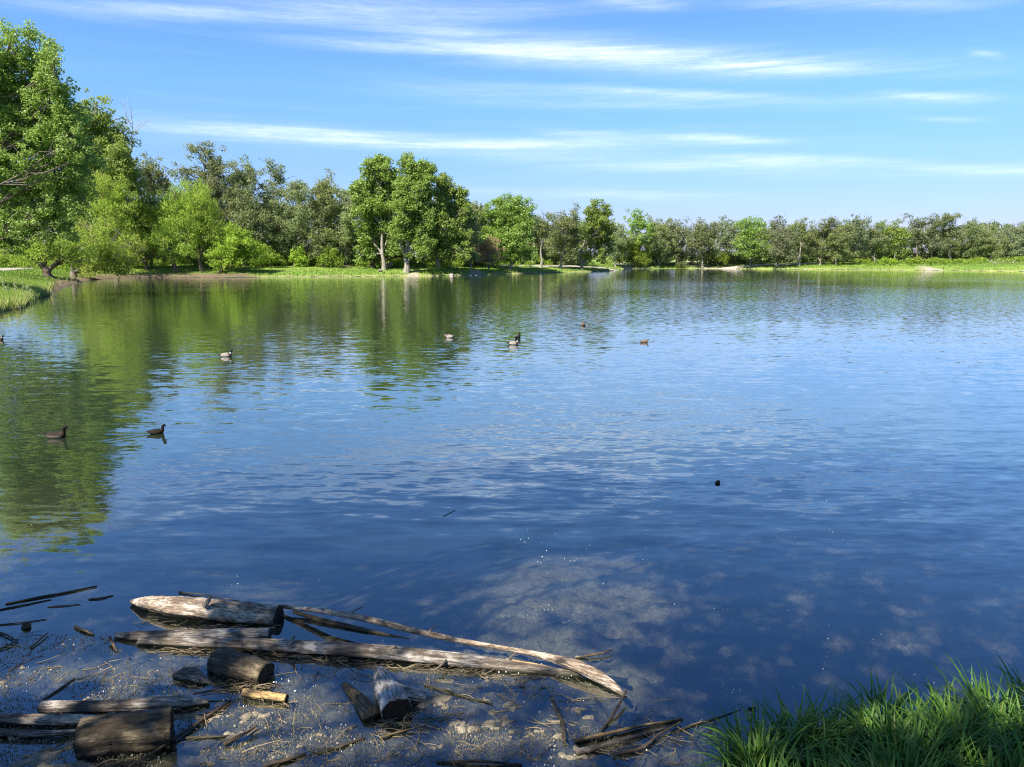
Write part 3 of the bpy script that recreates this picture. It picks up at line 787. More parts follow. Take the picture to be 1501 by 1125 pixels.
hero('olive_tree', 'narrow grey green tree with a pointed top, left of the poplars', 'sage', (474, 390), 152,
     [(478, 262, 11, 12), (464, 276, 14, 14), (482, 288, 14, 18), (468, 310, 20, 22), (484, 332, 18, 26), (470, 358, 26, 24)], 0.34, seed=16, group=OL, bare=5)
hero('olive_tree', 'low yellowish olive tree tucked against the left side of the tall poplars', 'sage', (508, 390), 153,
     [(508, 296, 14, 14), (496, 312, 14, 16), (516, 322, 14, 24), (505, 350, 22, 28)], 0.3, seed=17, group=OL, bare=4)
# poplar group on the point
hero('poplar_tree', 'tall poplar with a straight pale trunk, left one of the three on the grassy point', 'cotton', (563, 394), 147,
     [(543, 246, 12, 15), (556, 242, 13, 14), (572, 252, 12, 17), (534, 272, 14, 16), (552, 278, 20, 22), (574, 286, 14, 22), (540, 306, 20, 20), (560, 318, 18, 20), (538, 340, 18, 20), (552, 364, 20, 16), (520, 276, 6, 12), (572, 345, 16, 22), (535, 372, 16, 12), (526, 300, 10, 16), (577, 268, 8, 20), (548, 236, 6, 10), (563, 234, 6, 10), (572, 312, 14, 20)], 0.4,
     [(563, 394), (561, 350), (557, 300), (553, 245)], seed=21, fatx=1.12, full=1.35)
hero('poplar_tree', 'tall poplar with the thickest pale trunk, middle one of the three on the grassy point', 'cotton', (596, 397), 142,
     [(598, 248, 13, 16), (616, 254, 14, 16), (590, 272, 14, 18), (608, 282, 20, 20), (628, 272, 12, 18), (592, 308, 18, 20), (622, 308, 20, 22), (606, 334, 20, 18), (620, 352, 22, 16), (612, 372, 18, 12), (585, 345, 14, 20), (632, 330, 14, 20), (598, 238, 7, 10), (610, 244, 6, 10), (621, 243, 7, 12), (632, 258, 7, 14), (582, 290, 10, 18)], 0.52,
     [(596, 397), (597, 350), (600, 300), (603, 245)], seed=22, fatx=1.12, full=1.35)
hero('poplar_tree', 'dense stepped poplar, right one of the three on the grassy point', 'cotton', (642, 393), 148,
     [(648, 276, 10, 17), (662, 286, 10, 17), (676, 292, 8, 14), (644, 304, 16, 20), (666, 314, 16, 20), (650, 334, 20, 20), (674, 338, 16, 20), (640, 362, 22, 18), (668, 368, 22, 16), (647, 264, 6, 12), (661, 272, 6, 12), (675, 282, 6, 11), (686, 304, 8, 14), (636, 320, 12, 18)], 0.42, seed=23, fatx=1.12, full=1.35)
hero('poplar_tree', 'thin grey green tree at the right foot of the poplar group, beside the dead spruce', 'sage', (690, 390), 152,
     [(688, 312, 9, 14), (694, 326, 9, 14), (688, 345, 14, 18), (692, 370, 14, 14)], 0.22, seed=24)
hero('spruce_tree', 'small dead spruce with rusty brown needles beside the poplar group', 'brown', (716, 394), 146,
     [(716, 351, 5, 6), (728, 354, 8, 4), (708, 360, 12, 4), (726, 366, 14, 4), (712, 372, 17, 5), (700, 364, 8, 4), (716, 381, 18, 4)], 0.16, [(716, 391), (716, 375), (717, 348)], seed=25, depth=1.2, twigs=1.0, jit=0.3)
hero('poplar_tree', 'broad rounded poplar standing alone right of the dead brown spruce', 'cotton', (748, 391), 158,
     [(745, 298, 16, 13), (730, 306, 14, 14), (762, 304, 12, 13), (778, 316, 8, 14), (720, 322, 14, 16), (748, 322, 22, 18), (770, 334, 15, 18), (730, 346, 20, 18), (756, 352, 22, 18), (738, 372, 22, 14), (768, 374, 18, 13)], 0.42, seed=26, fatx=1.38, full=1.15)
hero('snag_tree', 'thin tree with a long bare tan trunk right of the rounded poplar', 'sage', (793, 387), 176,
     [(796, 322, 11, 9), (790, 335, 9, 10), (802, 340, 9, 10)], 0.3, [(793, 387), (794, 360), (795, 325)], 'bark_pale', seed=27, bare=5)
hero('poplar_tree', 'olive green spreading tree left of the bright bushy poplar', 'sage', (822, 388), 180,
     [(812, 322, 12, 11), (838, 314, 10, 14), (824, 334, 18, 14), (842, 338, 12, 18), (815, 354, 18, 16), (836, 362, 16, 16)], 0.34, seed=28, bare=6)
hero('poplar_tree', 'bushy bright poplar with a pale forked trunk on the small grassy spit', 'cotton', (853, 390), 168,
     [(876, 306, 12, 11), (864, 318, 12, 14), (888, 320, 12, 14), (878, 336, 20, 16), (860, 346, 12, 14), (894, 344, 10, 16), (880, 362, 20, 16), (872, 378, 20, 9)], 0.34, [(853, 390), (853, 365), (862, 340), (874, 310)], seed=29, fatx=1.38, full=1.15)
hero('willow_bush', 'big rounded yellow green willow bush at the water by the end of the spit', 'bush', (920, 392), 178,
     [(920, 354, 16, 12), (908, 364, 15, 14), (934, 366, 14, 14), (920, 376, 24, 12), (900, 382, 10, 8), (940, 382, 9, 8)], 0.2, seed=30, cat='bush')

# ------------------------------------------------------------------ far wood on the right: front row, tree by tree
FW = 'trees of the far wood on the right'
far_list = [
    ('far_cotton', 932, 385, 196, [(930, 318, 11, 9), (940, 328, 10, 12), (934, 344, 14, 14), (938, 366, 16, 16)], 3, 'tall light green tree just above the willow bush, first of the far wood'),
    ('sage', 966, 385, 204, [(956, 332, 9, 12), (972, 330, 10, 12), (964, 350, 16, 16), (968, 370, 16, 14)], 9, 'pale tree with bare whitish top twigs, right of the first light green far tree'),
    ('dark', 994, 385, 208, [(988, 332, 13, 10), (1004, 334, 13, 11), (985, 352, 14, 14), (1006, 354, 16, 14), (996, 370, 18, 12)], 2, 'broad grey brown round tree behind the grey bush on the far bank'),
    ('olive', 1030, 385, 210, [(1028, 330, 11, 10), (1038, 344, 12, 13), (1024, 356, 13, 14), (1034, 372, 14, 10)], 2, 'dark narrow tree behind the pale sand patch on the far bank'),
    ('dark', 1064, 385, 212, [(1066, 326, 14, 10), (1052, 340, 13, 13), (1076, 342, 12, 13), (1062, 360, 18, 14)], 3, 'broad dark tree just left of the bright light green tree in the far wood'),
    ('far_cotton', 1100, 387, 206, [(1092, 330, 10, 10), (1106, 327, 11, 9), (1118, 338, 9, 12), (1098, 348, 20, 12), (1090, 364, 14, 12), (1112, 370, 17, 12)], 3, 'bright light green tree standing forward in the far wood, with a pale trunk'),
    ('dark', 1140, 384, 218, [(1140, 322, 6, 7), (1136, 336, 12, 9), (1148, 348, 12, 12), (1132, 360, 14, 14), (1146, 372, 14, 9)], 7, 'dark tree with a thin spiky top right of the bright light green far tree'),
    ('sage', 1172, 384, 220, [(1178, 326, 10, 8), (1166, 338, 12, 10), (1182, 346, 12, 12), (1170, 362, 16, 14)], 12, 'grey tree full of bare twigs, leftmost of the bare topped far trees'),
    ('olive', 1202, 384, 221, [(1206, 330, 10, 9), (1194, 344, 13, 11), (1210, 356, 14, 14), (1198, 370, 14, 10)], 8, 'dull green tree in the middle of the bare topped stretch of the far wood'),
    ('sage', 1226, 384, 219, [(1222, 330, 9, 9), (1234, 342, 11, 12), (1222, 358, 16, 14), (1232, 372, 14, 9)], 14, 'grey green tree with the most bare twigs, middle of the far wood'),
    ('dark', 1254, 384, 220, [(1252, 324, 12, 8), (1262, 332, 9, 10), (1250, 344, 13, 12), (1258, 362, 14, 14)], 8, 'dark topped tree at the right end of the bare topped stretch'),
    ('olive', 1282, 384, 222, [(1284, 334, 8, 7), (1276, 348, 10, 11), (1290, 352, 10, 12), (1282, 368, 14, 12)], 5, 'low thin olive tree in the dip right of the bare topped far trees'),
    ('far_cotton', 1312, 384, 222, [(1314, 330, 13, 9), (1304, 344, 12, 11), (1324, 346, 12, 13), (1312, 364, 17, 14)], 3, 'full green tree left of the open trunked trees above the gravel patch'),
    ('dark', 1344, 384, 224, [(1342, 324, 10, 8), (1352, 334, 9, 9), (1340, 344, 9, 8), (1350, 354, 9, 8)], 5, 'open dark tree with sky between its trunks, left of the two tallest ones'),
    ('dark', 1366, 384, 224, [(1364, 321, 10, 7), (1372, 332, 9, 9), (1360, 344, 9, 9), (1370, 358, 9, 10)], 5, 'tall open dark tree, left one of the two tallest far trees'),
    ('olive', 1392, 384, 224, [(1382, 321, 8, 7), (1397, 322, 8, 7), (1388, 336, 10, 9), (1398, 348, 12, 10), (1390, 364, 14, 12)], 6, 'tall dark tree with a twin tufted top, right of the open trunks'),
    ('olive', 1422, 384, 226, [(1416, 332, 9, 8), (1430, 331, 8, 8), (1420, 346, 14, 12), (1434, 356, 12, 12), (1422, 370, 14, 10)], 5, 'olive tree with two pointed tops behind the dead grey bushes'),
    ('sage', 1452, 384, 226, [(1450, 340, 13, 8), (1444, 354, 13, 12), (1460, 358, 12, 13), (1452, 372, 14, 8)], 4, 'lowest rounded olive tree of the far wood, near the right edge'),
    ('dark', 1482, 384, 226, [(1484, 336, 9, 8), (1476, 350, 11, 11), (1492, 354, 11, 13), (1482, 370, 14, 10)], 3, 'dark green tree second from the right edge of the picture'),
    ('dark', 1508, 384, 226, [(1502, 335, 10, 10), (1514, 345, 12, 14), (1504, 364, 14, 14)], 2, 'dark green tree cut by the right edge of the picture'),
    ('olive', 902, 389, 192, [(898, 340, 11, 12), (908, 352, 11, 14), (902, 370, 13, 12)], 1, 'olive tree in the dip of the treeline behind the willow bush'),
    ('olive', 780, 387, 188, [(784, 332, 9, 10), (776, 350, 12, 14), (786, 366, 12, 14)], 2, 'dull olive tree in the gap behind the long bare tan trunk'),
    ('olive', 700, 388, 186, [(700, 338, 9, 10), (704, 356, 12, 16), (706, 372, 12, 10)], 2, 'low olive tree in the gap between the poplar group and the rounded poplar'),
]
for i, (spec, bx, by, Y, lobes, bare, label) in enumerate(far_list):
    hero('woodland_tree', label, spec, (bx, by), Y, lobes, 0.26, None, 'bark_grey' if spec == 'dark' else 'bark_pale', FW, seed=40 + i, bare=bare, twigs=0.25, fatx=1.75)


# bare dead snag behind the second cottonwood
def bare_tree(name, label, base, Y, tips, r, mat, cat, seed, z=None, sub=7):
    rng = np.random.default_rng(seed)
    bp = AT(base[0], base[1], Y); zg = tz(bp.x, Y) if z is None else z
    b = Buf()
    for px, py in tips:
        q = AT(px, py, Y); e = np.array([q.x - bp.x, (rng.random() - 0.5) * 1.5, q.z - zg])
        P = bend(rng, (0, 0, -0.1), e, 8, 0.05, 0.03)
        b.tube(P, np.linspace(r, r * 0.12, 8), 5)
        for k in range(sub):
            i = int(rng.integers(3, 8)); s = P[min(i, 7)]
            L = np.linalg.norm(e) * (0.10 + 0.12 * rng.random())
            e2 = s + unit(rng.normal(size=3) * 0.7 + unit(e)) * L
            Q = bend(rng, s, e2, 4, 0.1); b.tube(Q, np.linspace(r * 0.25, r * 0.07, 4), 4)
            for _ in range(3):
                s2 = Q[int(rng.integers(1, 4))]
                b.tube(bend(rng, s2, s2 + unit(rng.normal(size=3) + unit(e)) * L * 0.45, 3, 0.1), np.linspace(r * 0.1, r * 0.05, 3), 3)
    o = link(name, b.mesh(name, [MAT[mat]]), None, (bp.x, Y, zg))
    return tag(o, label, cat)


bare_tree('dead_tree', 'bare pinkish dead treetop sticking out right of the two left cottonwoods', (180, 395), 138, [(176, 196), (184, 182), (192, 188), (196, 198), (170, 205)], 0.22, 'dead_wood', 'tree', 5, sub=9)
bare_tree('dead_bush', 'left one of two grey dead bushes on the far grass near the right edge', (1458, 388), 206, [(1446, 382), (1452, 379), (1458, 380), (1464, 380), (1470, 384)], 0.10, 'dead_wood', 'bush', 6, sub=10)
bare_tree('dead_bush', 'right one of two grey dead bushes on the far grass near the right edge', (1484, 388), 206, [(1472, 385), (1478, 382), (1486, 383), (1492, 381), (1497, 386)], 0.10, 'dead_wood', 'bush', 7, sub=10)
hero('silver_bush', 'round silver grey bush on the far bank left of the pale sand patch', 'sage', (1000, 391), 198, [(1000, 386, 6, 4.5), (994, 388, 4, 3), (1006, 388, 4, 3)], 0.08, seed=70, cat='bush')
hero('shrub', 'small dark shrub at the water under the poplar group, in its own shadow', 'bush', (640, 402), 143, [(636, 397, 7, 6), (643, 398, 7, 5)], 0.08, seed=71, cat='bush')
hero('shrub', 'bright green shrub between the trunks of the left and middle poplars', 'bright', (580, 392), 152, [(576, 385, 7, 6), (586, 387, 7, 5)], 0.08, seed=72, cat='bush')
hero('shrub', 'bright lime shrub at the wood edge above the far gravel patch', 'bright', (1437, 387), 214, [(1434, 382, 6, 4), (1441, 384, 6, 3.5)], 0.08, seed=73, cat='bush')
hero('shrub', 'bright green shrub at the foot of the far tree left of the open trunks', 'bright', (1306, 387), 214, [(1300, 383, 8, 3.5), (1312, 384, 8, 3.5)], 0.08, seed=74, cat='bush')
hero('shrub', 'wide yellow green shrub at the foot of the open dark trunks', 'bush', (1346, 386), 215, [(1340, 381, 9, 5), (1352, 382, 8, 5)], 0.08, seed=75, cat='bush')
hero('shrub', 'tall light green shrub in the grass right of the bright lime willow', 'bush', (398, 394), 145, [(392, 372, 12, 12), (404, 380, 12, 10), (385, 384, 10, 8)], 0.1, seed=76, cat='bush')
hero('shrub', 'yellow green shrub at the wood edge below the ragged dark tree', 'bright', (437, 392), 148, [(434, 372, 8, 12), (440, 384, 9, 7)], 0.1, seed=77, cat='bush')
hero('shrub', 'yellow tinged shrub with flat sprays at the wood edge left of the dark stump', 'bush', (486, 392), 148, [(484, 372, 14, 7), (478, 382, 10, 8), (494, 384, 10, 7)], 0.1, seed=78, cat='bush')
hero('shrub', 'olive shrub at the wood edge under the bright light green far tree', 'bush', (1052, 386), 205, [(1048, 372, 9, 8), (1058, 378, 9, 7)], 0.1, seed=79, cat='bush')


def mass(name, label, strips, leaf, size, n, seed):
    """a wood or thicket that reads as one mass"""
    rng = np.random.default_rng(seed)
    C = []; R = []
    for (x0, x1, Y0, Y1, h0, h1, k) in strips:
        Y = Y0 + (Y1 - Y0) * rng.random(k); px = x0 + (x1 - x0) * rng.random(k)
        X = (px - PW / 2) / F * Y
        hh = (h0 + (h1 - h0) * fbm(px / 24.0, px * 0 + 3.3, seed, 3)) * rng.random(k) ** 0.7
        zg = terrain(X, Y)[0]
        zg, dd = terrain(X, Y); ok = dd > 7.5; X, Y, hh, zg = X[ok], Y[ok], hh[ok], zg[ok]; k = len(X)
        C.append(np.stack([X, Y, zg + hh], 1)); rr = (0.8 + 0.7 * rng.random(k)) * (0.5 + 0.5 * min(1, h1 / 5))
        R.append(np.stack([rr, rr, rr * 0.8], 1))
    C = np.concatenate(C); R = np.concatenate(R)
    V, val = leaf_quads(rng, C, R, n, size, 0.65, 0.35, 0.4)
    b = Buf(); b.quads(V, val)
    o = link(name, b.mesh(name, [MAT[leaf]], False))
    tag(o, label, 'woodland', None, 'stuff')


mass('background_woodland', 'shady mass of wood behind the shore trees', [(150, 720, 158, 172, 9, 19, 1700), (150, 720, 160, 174, 0, 10, 1300), (680, 960, 188, 210, 7, 14, 1000), (920, 1580, 228, 244, 7.5, 13, 1900), (920, 1580, 230, 246, 0, 8, 1300), (680, 960, 190, 212, 0, 8, 600), (-60, 200, 135, 150, 0, 9, 500)], 'olive', 0.55, 300000, 90)
mass('undergrowth', 'low green thicket along the foot of the woods', [(190, 700, 151, 162, 0.2, 2.6, 420), (700, 920, 165, 186, 0.2, 2.2, 170), (925, 1540, 206, 222, 0.2, 2.0, 330), (-40, 190, 128, 142, 0.2, 3.0, 160)], 'bush', 0.34, 52000, 91)


# ------------------------------------------------------------------ grass
def blades(name, label, P, hts, wid, mat, seed, seg=1, lean=0.35, val=None):
    rng = np.random.default_rng(seed); n = len(P)
    az = rng.random(n) * 2 * math.pi
    side = np.stack([np.cos(az), np.sin(az), np.zeros(n)], 1)
    ld = rng.random(n) * 2 * math.pi; lv = np.stack([np.cos(ld), np.sin(ld), np.zeros(n)], 1) * (lean * hts * rng.random(n))[:, None]
    up = np.zeros((n, 3)); up[:, 2] = hts
    V = np.stack([P - side * (wid / 2)[:, None], P + side * (wid / 2)[:, None], P + up + lv], 1)
    f = np.arange(n * 3).reshape(n, 3)
    v = rng.random(n) if val is None else val
    me = mesh_from(name, V.reshape(-1, 3), [f], [mat], None, False, {'var': np.repeat(v, 3), 'tip': np.tile([0, 0, 1], n)})
    return tag(link(name, me), label, 'grass', None, 'stuff')


def far_grass():
    rng = np.random.default_rng(3)
    n = 420000
    a = rng.uniform(-0.72, 0.74, n); r = rng.uniform(64, 232, n) 
    x = a * r; y = r
    z, d = terrain(x, y)
    keep = (d > 0.25) & (d < 45) & (rng.random(n) < np.clip(1.3 - d / 40, 0.1, 1))
    wx = (a > -0.60) & (a < -0.34) & (d < 2.6 + 1.5 * wob(x, y, 0.4)); keep &= ~wx | (rng.random(n) < 0.06)
    sand = ellipse_mask(x, y, [(604, 401, 7, 0.9), (697, 400, 12, 1.5), (1018, 390.5, 14, 1.6), (1040, 389.5, 16, 1.4), (1374, 394, 10, 0.8), (112, 413, 12, 1.6), (912, 391, 9, 1.4)])
    keep &= rng.random(n) > sand * 1.1
    # keep off the path
    pd = np.full(n, 1e9)
    for (ax, ay), (bx, by) in zip(PATH[:-1], PATH[1:]):
        dx, dy = bx - ax, by - ay; t = np.clip(((x - ax) * dx + (y - ay) * dy) / (dx * dx + dy * dy), 0, 1)
        pd = np.minimum(pd, np.hypot(x - ax - t * dx, y - ay - t * dy))
    keep &= pd > 2.5
    keep &= (r < 100) | (rng.random(n) < 0.75)
    x, y, z, d = x[keep], y[keep], z[keep], d[keep]; m = len(x)
    patch = fbm(x * 0.25, y * 0.25, 5, 3)
    h = (0.16 + 0.5 * patch * rng.random(m)) * np.where(d < 1.8, 1.5, 0.8)
    w = 0.10 + 0.12 * rng.random(m)
    val = np.clip(rng.random(m) * 0.75 + 0.4 * (fbm(x * 0.1, y * 0.1, 9, 3) - 0.5) + 0.45 * np.clip(1.6 - d / 1.2, 0, 1), 0, 1)
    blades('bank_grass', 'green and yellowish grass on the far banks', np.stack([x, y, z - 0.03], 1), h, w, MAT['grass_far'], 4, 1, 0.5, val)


def left_grass():
    rng = np.random.default_rng(8)
    n = 150000
    px = rng.uniform(-50, 75, n); py = rng.uniform(402, 470, n)
    x = np.empty(n); y = np.empty(n)
    y = rng.uniform(42, 100, n); x = (px - PW / 2) / F * y * 1.0
    z, d = terrain(x, y)
    keep = (d > 0.05) & (d < 14) & (y < 76 + 8 * wob(x, y, 0.2))
    x, y, z, d = x[keep][:46000], y[keep][:46000], z[keep][:46000], d[keep][:46000]; m = len(x)
    h = (0.25 + 0.55 * rng.random(m)) * (0.7 + 0.6 * fbm(x * 0.5, y * 0.5, 2, 3))
    w = 0.03 + 0.04 * rng.random(m)
    val = np.clip(rng.random(m) * 0.8 + 0.3 * np.clip(1.2 - d, 0, 1), 0, 1)
    blades('tall_bank_grass', 'tall pale grass with dry stems on the near left bank', np.stack([x, y, z - 0.03], 1), h, w, MAT['grass_left'], 6, 1, 0.55, val)


far_grass(); left_grass()


def weed(label, px, py, hgt, seed):
    rng = np.random.default_rng(seed)
    p = G(px, py, 0.6); zg = tz(p.x, p.y); b = Buf()
    for k in range(4):
        top = np.array([rng.normal() * 0.12, rng.normal() * 0.12, hgt * (0.7 + 0.3 * rng.random())])
        P = bend(rng, (rng.normal() * 0.05, rng.normal() * 0.05, 0), top, 5, 0.05)
        b.tube(P, np.linspace(0.02, 0.008, 5), 4, val=0.8)
        C = P[2:]; n = 60
        V, val = leaf_quads(rng, C, np.full((len(C), 3), 0.10), n, 0.10, 0.4, 0.2, 0.2)
        b.quads(V, val)
    o = link('tall_weed', b.mesh('tall_weed', [MAT['weed']], False), None, (p.x, p.y, zg))
    tag(o, label, 'weed', 'tall grey weeds on the left bank')


MAT['weed'] = leaf_mat('weed_leaf', (0.34, 0.40, 0.16), (0.56, 0.58, 0.30), (0.50, 0.50, 0.24), 0.5)
weed('tall pale weed at the left edge of the picture, above the grass tongue', 6, 432, 1.6, 1)
weed('short pale weed, second from the left edge in the tall bank grass', 14, 433, 1.0, 2)
weed('tallest pale weed in the middle of the grass tongue on the left bank', 24, 434, 1.6, 3)
weed('pale weed right of the middle of the grass tongue, left of the last one', 38, 433, 1.4, 4)
weed('rightmost pale weed of the grass tongue on the left bank', 45, 434, 1.5, 5)


def sedge():
    rng = np.random.default_rng(12)
    B = []; D = []; Ls = []; Wd = []; val = []
    cand = []
    tries = 0
    while len(cand) < 95 and tries < 20000:
        tries += 1
        p = G(rng.uniform(1040, 1640), rng.uniform(1040, 1270), 0.25)
        d = float(shore_dist(np.array([p.x]), np.array([p.y]))[0])
        if -0.10 < d < 1.5: cand.append((p.x, p.y))
    for (cx, cy) in cand:
        k = int(rng.integers(40, 72)); tuss = 0.8 + 0.5 * rng.random(); tv = rng.random() * 0.5
        for _ in range(k):
            a = rng.random() * 6.283; rr = 0.11 * math.sqrt(rng.random())
            B.append((cx + rr * math.cos(a), cy + rr * math.sin(a))); a2 = a + rng.normal() * 0.7
            D.append((math.cos(a2), math.sin(a2))); Ls.append(tuss * rng.uniform(0.22, 0.52)); Wd.append(rng.uniform(0.0055, 0.0125)); val.append(tv + 0.5 * rng.random())
    B = np.array(B); D = np.array(D); Ls = np.array(Ls); Wd = np.array(Wd); val = np.array(val); n = len(B)
    z = np.maximum(terrain(B[:, 0], B[:, 1])[0], -0.02)
    K = 7; t = np.linspace(0, 1, K)
    arch = rng.uniform(0.25, 1.15, n)              # how far the blade bends over
    th = arch[:, None] * t[None, :] ** 1.4 * 1.7
    th += rng.uniform(0.02, 0.22, n)[:, None]
    dl = Ls[:, None] / (K - 1)
    hor = np.cumsum(np.sin(th) * dl, 1) - np.sin(th[:, :1]) * dl; ver = np.cumsum(np.cos(th) * dl, 1) - np.cos(th[:, :1]) * dl
    Pc = np.zeros((n, K, 3)); Pc[..., 0] = B[:, None, 0] + D[:, None, 0] * hor; Pc[..., 1] = B[:, None, 1] + D[:, None, 1] * hor; Pc[..., 2] = z[:, None] - 0.02 + ver
    side = np.stack([-D[:, 1], D[:, 0], rng.normal(size=n) * 0.35], 1); side = unit(side)
    wv = Wd[:, None] * np.clip(1.15 - t[None, :] ** 2.2 * 1.13, 0.02, 1)
    Lf = Pc - side[:, None, :] * wv[..., None]; Rt = Pc + side[:, None, :] * wv[..., None]
    V = np.stack([Lf, Rt], 2).reshape(-1, 3)
    i = np.arange(n)[:, None] * (2 * K); j = np.arange(K - 1)[None, :] * 2
    f = np.stack([i + j, i + j + 1, i + j + 3, i + j + 2], -1).reshape(-1, 4)
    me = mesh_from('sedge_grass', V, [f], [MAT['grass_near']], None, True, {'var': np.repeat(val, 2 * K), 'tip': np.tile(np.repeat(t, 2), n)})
    tag(link('sedge_grass', me), 'lush arching green sedge on the bank in the bottom right corner', 'grass', None, 'stuff')


sedge()


# ------------------------------------------------------------------ driftwood
def log(name, label, pts, rad, mat, cat='log', sides=28, flat=1.0, rough=0.075, seed=0, cut=(False, False), group=None, jag=0.0, knots=0):
    """pts: world points along the log's axis. The object's own X runs along the log."""
    rng = np.random.default_rng(seed + 100)
    P = np.array([tuple(p) for p in pts], float); R = np.array(rad, float) * (0.86 if cat in ('log', 'branch') and max(rad) < 0.2 and mat is not MAT['darkwood'] else 0.95)
    if P.shape[0] and max(rad) > 0.02: sides = max(sides, 48)
    n = max(20, len(P) * 8)
    s = np.concatenate([[0], np.cumsum(np.linalg.norm(np.diff(P, axis=0), axis=1))]); ss = np.linspace(0, s[-1], n)
    Q = np.stack([np.interp(ss, s, P[:, i]) for i in range(3)], 1)
    for _ in range(3): Q[1:-1] = (Q[:-2] + 2 * Q[1:-1] + Q[2:]) / 4
    RR = np.interp(ss, s, R)
    crook = np.stack([np.interp(ss, np.linspace(0, s[-1], 9), rng.normal(size=9)) for _ in range(3)], 1) * RR[:, None] * np.array([0.03, 0.07, 0.03]) * np.sin(np.linspace(0, math.pi, n))[:, None]; Q = Q + crook
    ax = Vector(P[-1] - P[0]).normalized(); yv = Vector((0, 0, 1)).cross(ax).normalized(); zv = ax.cross(yv)
    M = Matrix((ax, yv, zv)).transposed(); org = Vector(P.mean(0))
    Mi = np.array(M.transposed())
    Ql = (Q - np.array(org)) @ Mi.T
    T = np.gradient(Ql, axis=0); T = unit(T)
    U = unit(np.cross(np.array([0, 0, 1.0]), T)); W = np.cross(T, U)
    a = np.linspace(0, 2 * math.pi, sides, endpoint=False)
    ph = rng.random(6) * 6.28
    A, I = np.meshgrid(a, ss)
    Ln = s[-1] + 1e-6
    nz = (np.sin(2 * A + ph[0] + 1.5 * I / Ln) * 0.9 + np.sin(3 * A + ph[1] - 2 * I / Ln) * 0.7 + np.sin(5 * A + ph[2]) * 0.45 + 0.6 * np.sin(I / Ln * 9 + ph[3] + A) + 0.5 * np.sin(9 * A + ph[4] + 2 * np.sin(I / Ln * 5)))
    rr = RR[:, None] * (1 + rough * nz + rough * 0.5 * rng.normal(size=nz.shape))
    if RR.mean() > 0.02 and cat == 'log':                        # drying cracks along the grain
        for _ in range(int(7 + 60 * RR.mean())):
            ka, i0_, wl = rng.random() * 6.28, rng.random() * Ln, rng.uniform(0.12, 0.45) * Ln
            dv = np.angle(np.exp(1j * (A - ka - 0.35 * np.sin(I / Ln * 4 + ka))))
            rr -= RR[:, None] * rng.uniform(0.04, 0.09) * np.exp(-(dv / 0.09) ** 2) * np.exp(-((I - i0_) / wl) ** 4)
    for k in range(knots):
        ka, ki = rng.random() * 6.28, rng.random() * Ln
        rr += RR.mean() * 0.35 * np.exp(-((np.angle(np.exp(1j * (A - ka)))) / 0.35) ** 2 - ((I - ki) / (RR.mean() * 0.9)) ** 2)
    V = Ql[:, None, :] + rr[..., None] * (U[:, None, :] * np.cos(A)[..., None] + W[:, None, :] * np.sin(A)[..., None] * flat)
    if jag:
        V[0] -= T[0] * (rng.random(sides) * jag)[:, None]; V[-1] += T[-1] * (rng.random(sides) * jag)[:, None]
    V = V.reshape(-1, 3)
    i = np.arange(n - 1)[:, None] * sides; j = np.arange(sides)[None, :]; j2 = (j + 1) % sides
    f = np.stack([i + j, i + j2, i + sides + j2, i + sides + j], -1).reshape(-1, 4)
    c0 = V[:sides].mean(0); c1 = V[-sides:].mean(0)
    V = np.concatenate([V, [c0, c1]]); nv = n * sides
    jj = np.arange(sides); jj2 = (jj + 1) % sides
    t = np.concatenate([np.stack([jj2, jj, np.full(sides, nv)], 1), np.stack([(n - 1) * sides + jj, (n - 1) * sides + jj2, np.full(sides, nv + 1)], 1)])
    me = mesh_from(name, V, [f, t], [mat], None, True)
    o = link(name, me); o.matrix_world = Matrix.Translation(org) @ M.to_4x4()
    tag(o, label, cat, group)
    for e, cflag in enumerate(cut):
        if not cflag: continue
        ring = V[:sides] if e == 0 else V[(n - 1) * sides:n * sides]
        c = ring.mean(0); dirn = -T[0] if e == 0 else T[-1]
        rings = []
        for q, off in ((0.97, 0.006), (0.6, 0.006), (0.25, 0.006)):
            w_ = c + (ring - c) * q + dirn * (off + rng.normal(size=(sides, 1)) * 0.001); rings.append(w_)
        CV = np.concatenate(rings + [[c + dirn * 0.005]])
        fq = np.concatenate([np.stack([r * sides + jj, r * sides + jj2, (r + 1) * sides + jj2, (r + 1) * sides + jj], 1) for r in range(2)])
        ft = np.stack([2 * sides + jj, 2 * sides + jj2, np.full(sides, 3 * sides)], 1)
        link('cut_end', mesh_from('cut_end', CV, [fq, ft], [MAT['cut']], None, False), o)
    return o


def W(x, y, z=0.0): return G(x, y, z)


bl = log('driftwood_log', 'thick bleached log, the largest and farthest out, sunlit on its left half', [W(193, 882, .03), W(215, 884, .06), W(260, 890, .07), W(330, 898, .05), W(408, 905, .03)], [0.03, 0.10, 0.145, 0.15, 0.155], MAT['bleached'], seed=1, cut=(False, True), rough=0.06, knots=3, flat=0.85)
log('driftwood_log', 'flat dark split log lying just in front of the thick bleached log', [W(170, 932, .02), W(200, 932, .035), W(300, 930, .04), W(396, 928, .05)], [0.035, 0.055, 0.065, 0.07], MAT['silver'], seed=2, cut=(False, True), flat=0.8)
lg = log('driftwood_log', 'long straight grey log reaching from the thick log towards the lake', [W(207, 940, .03), W(280, 941, .045), W(360, 944, .05), W(480, 951, .05), W(600, 961, .045), W(700, 972, .035), W(765, 981, .01), W(830, 988, -.01), W(915, 998, -.05)],
    [0.035, 0.06, 0.065, 0.075, 0.075, 0.07, 0.06, 0.05, 0.025], MAT['silver'], seed=3, rough=0.05, knots=5, jag=0.04)
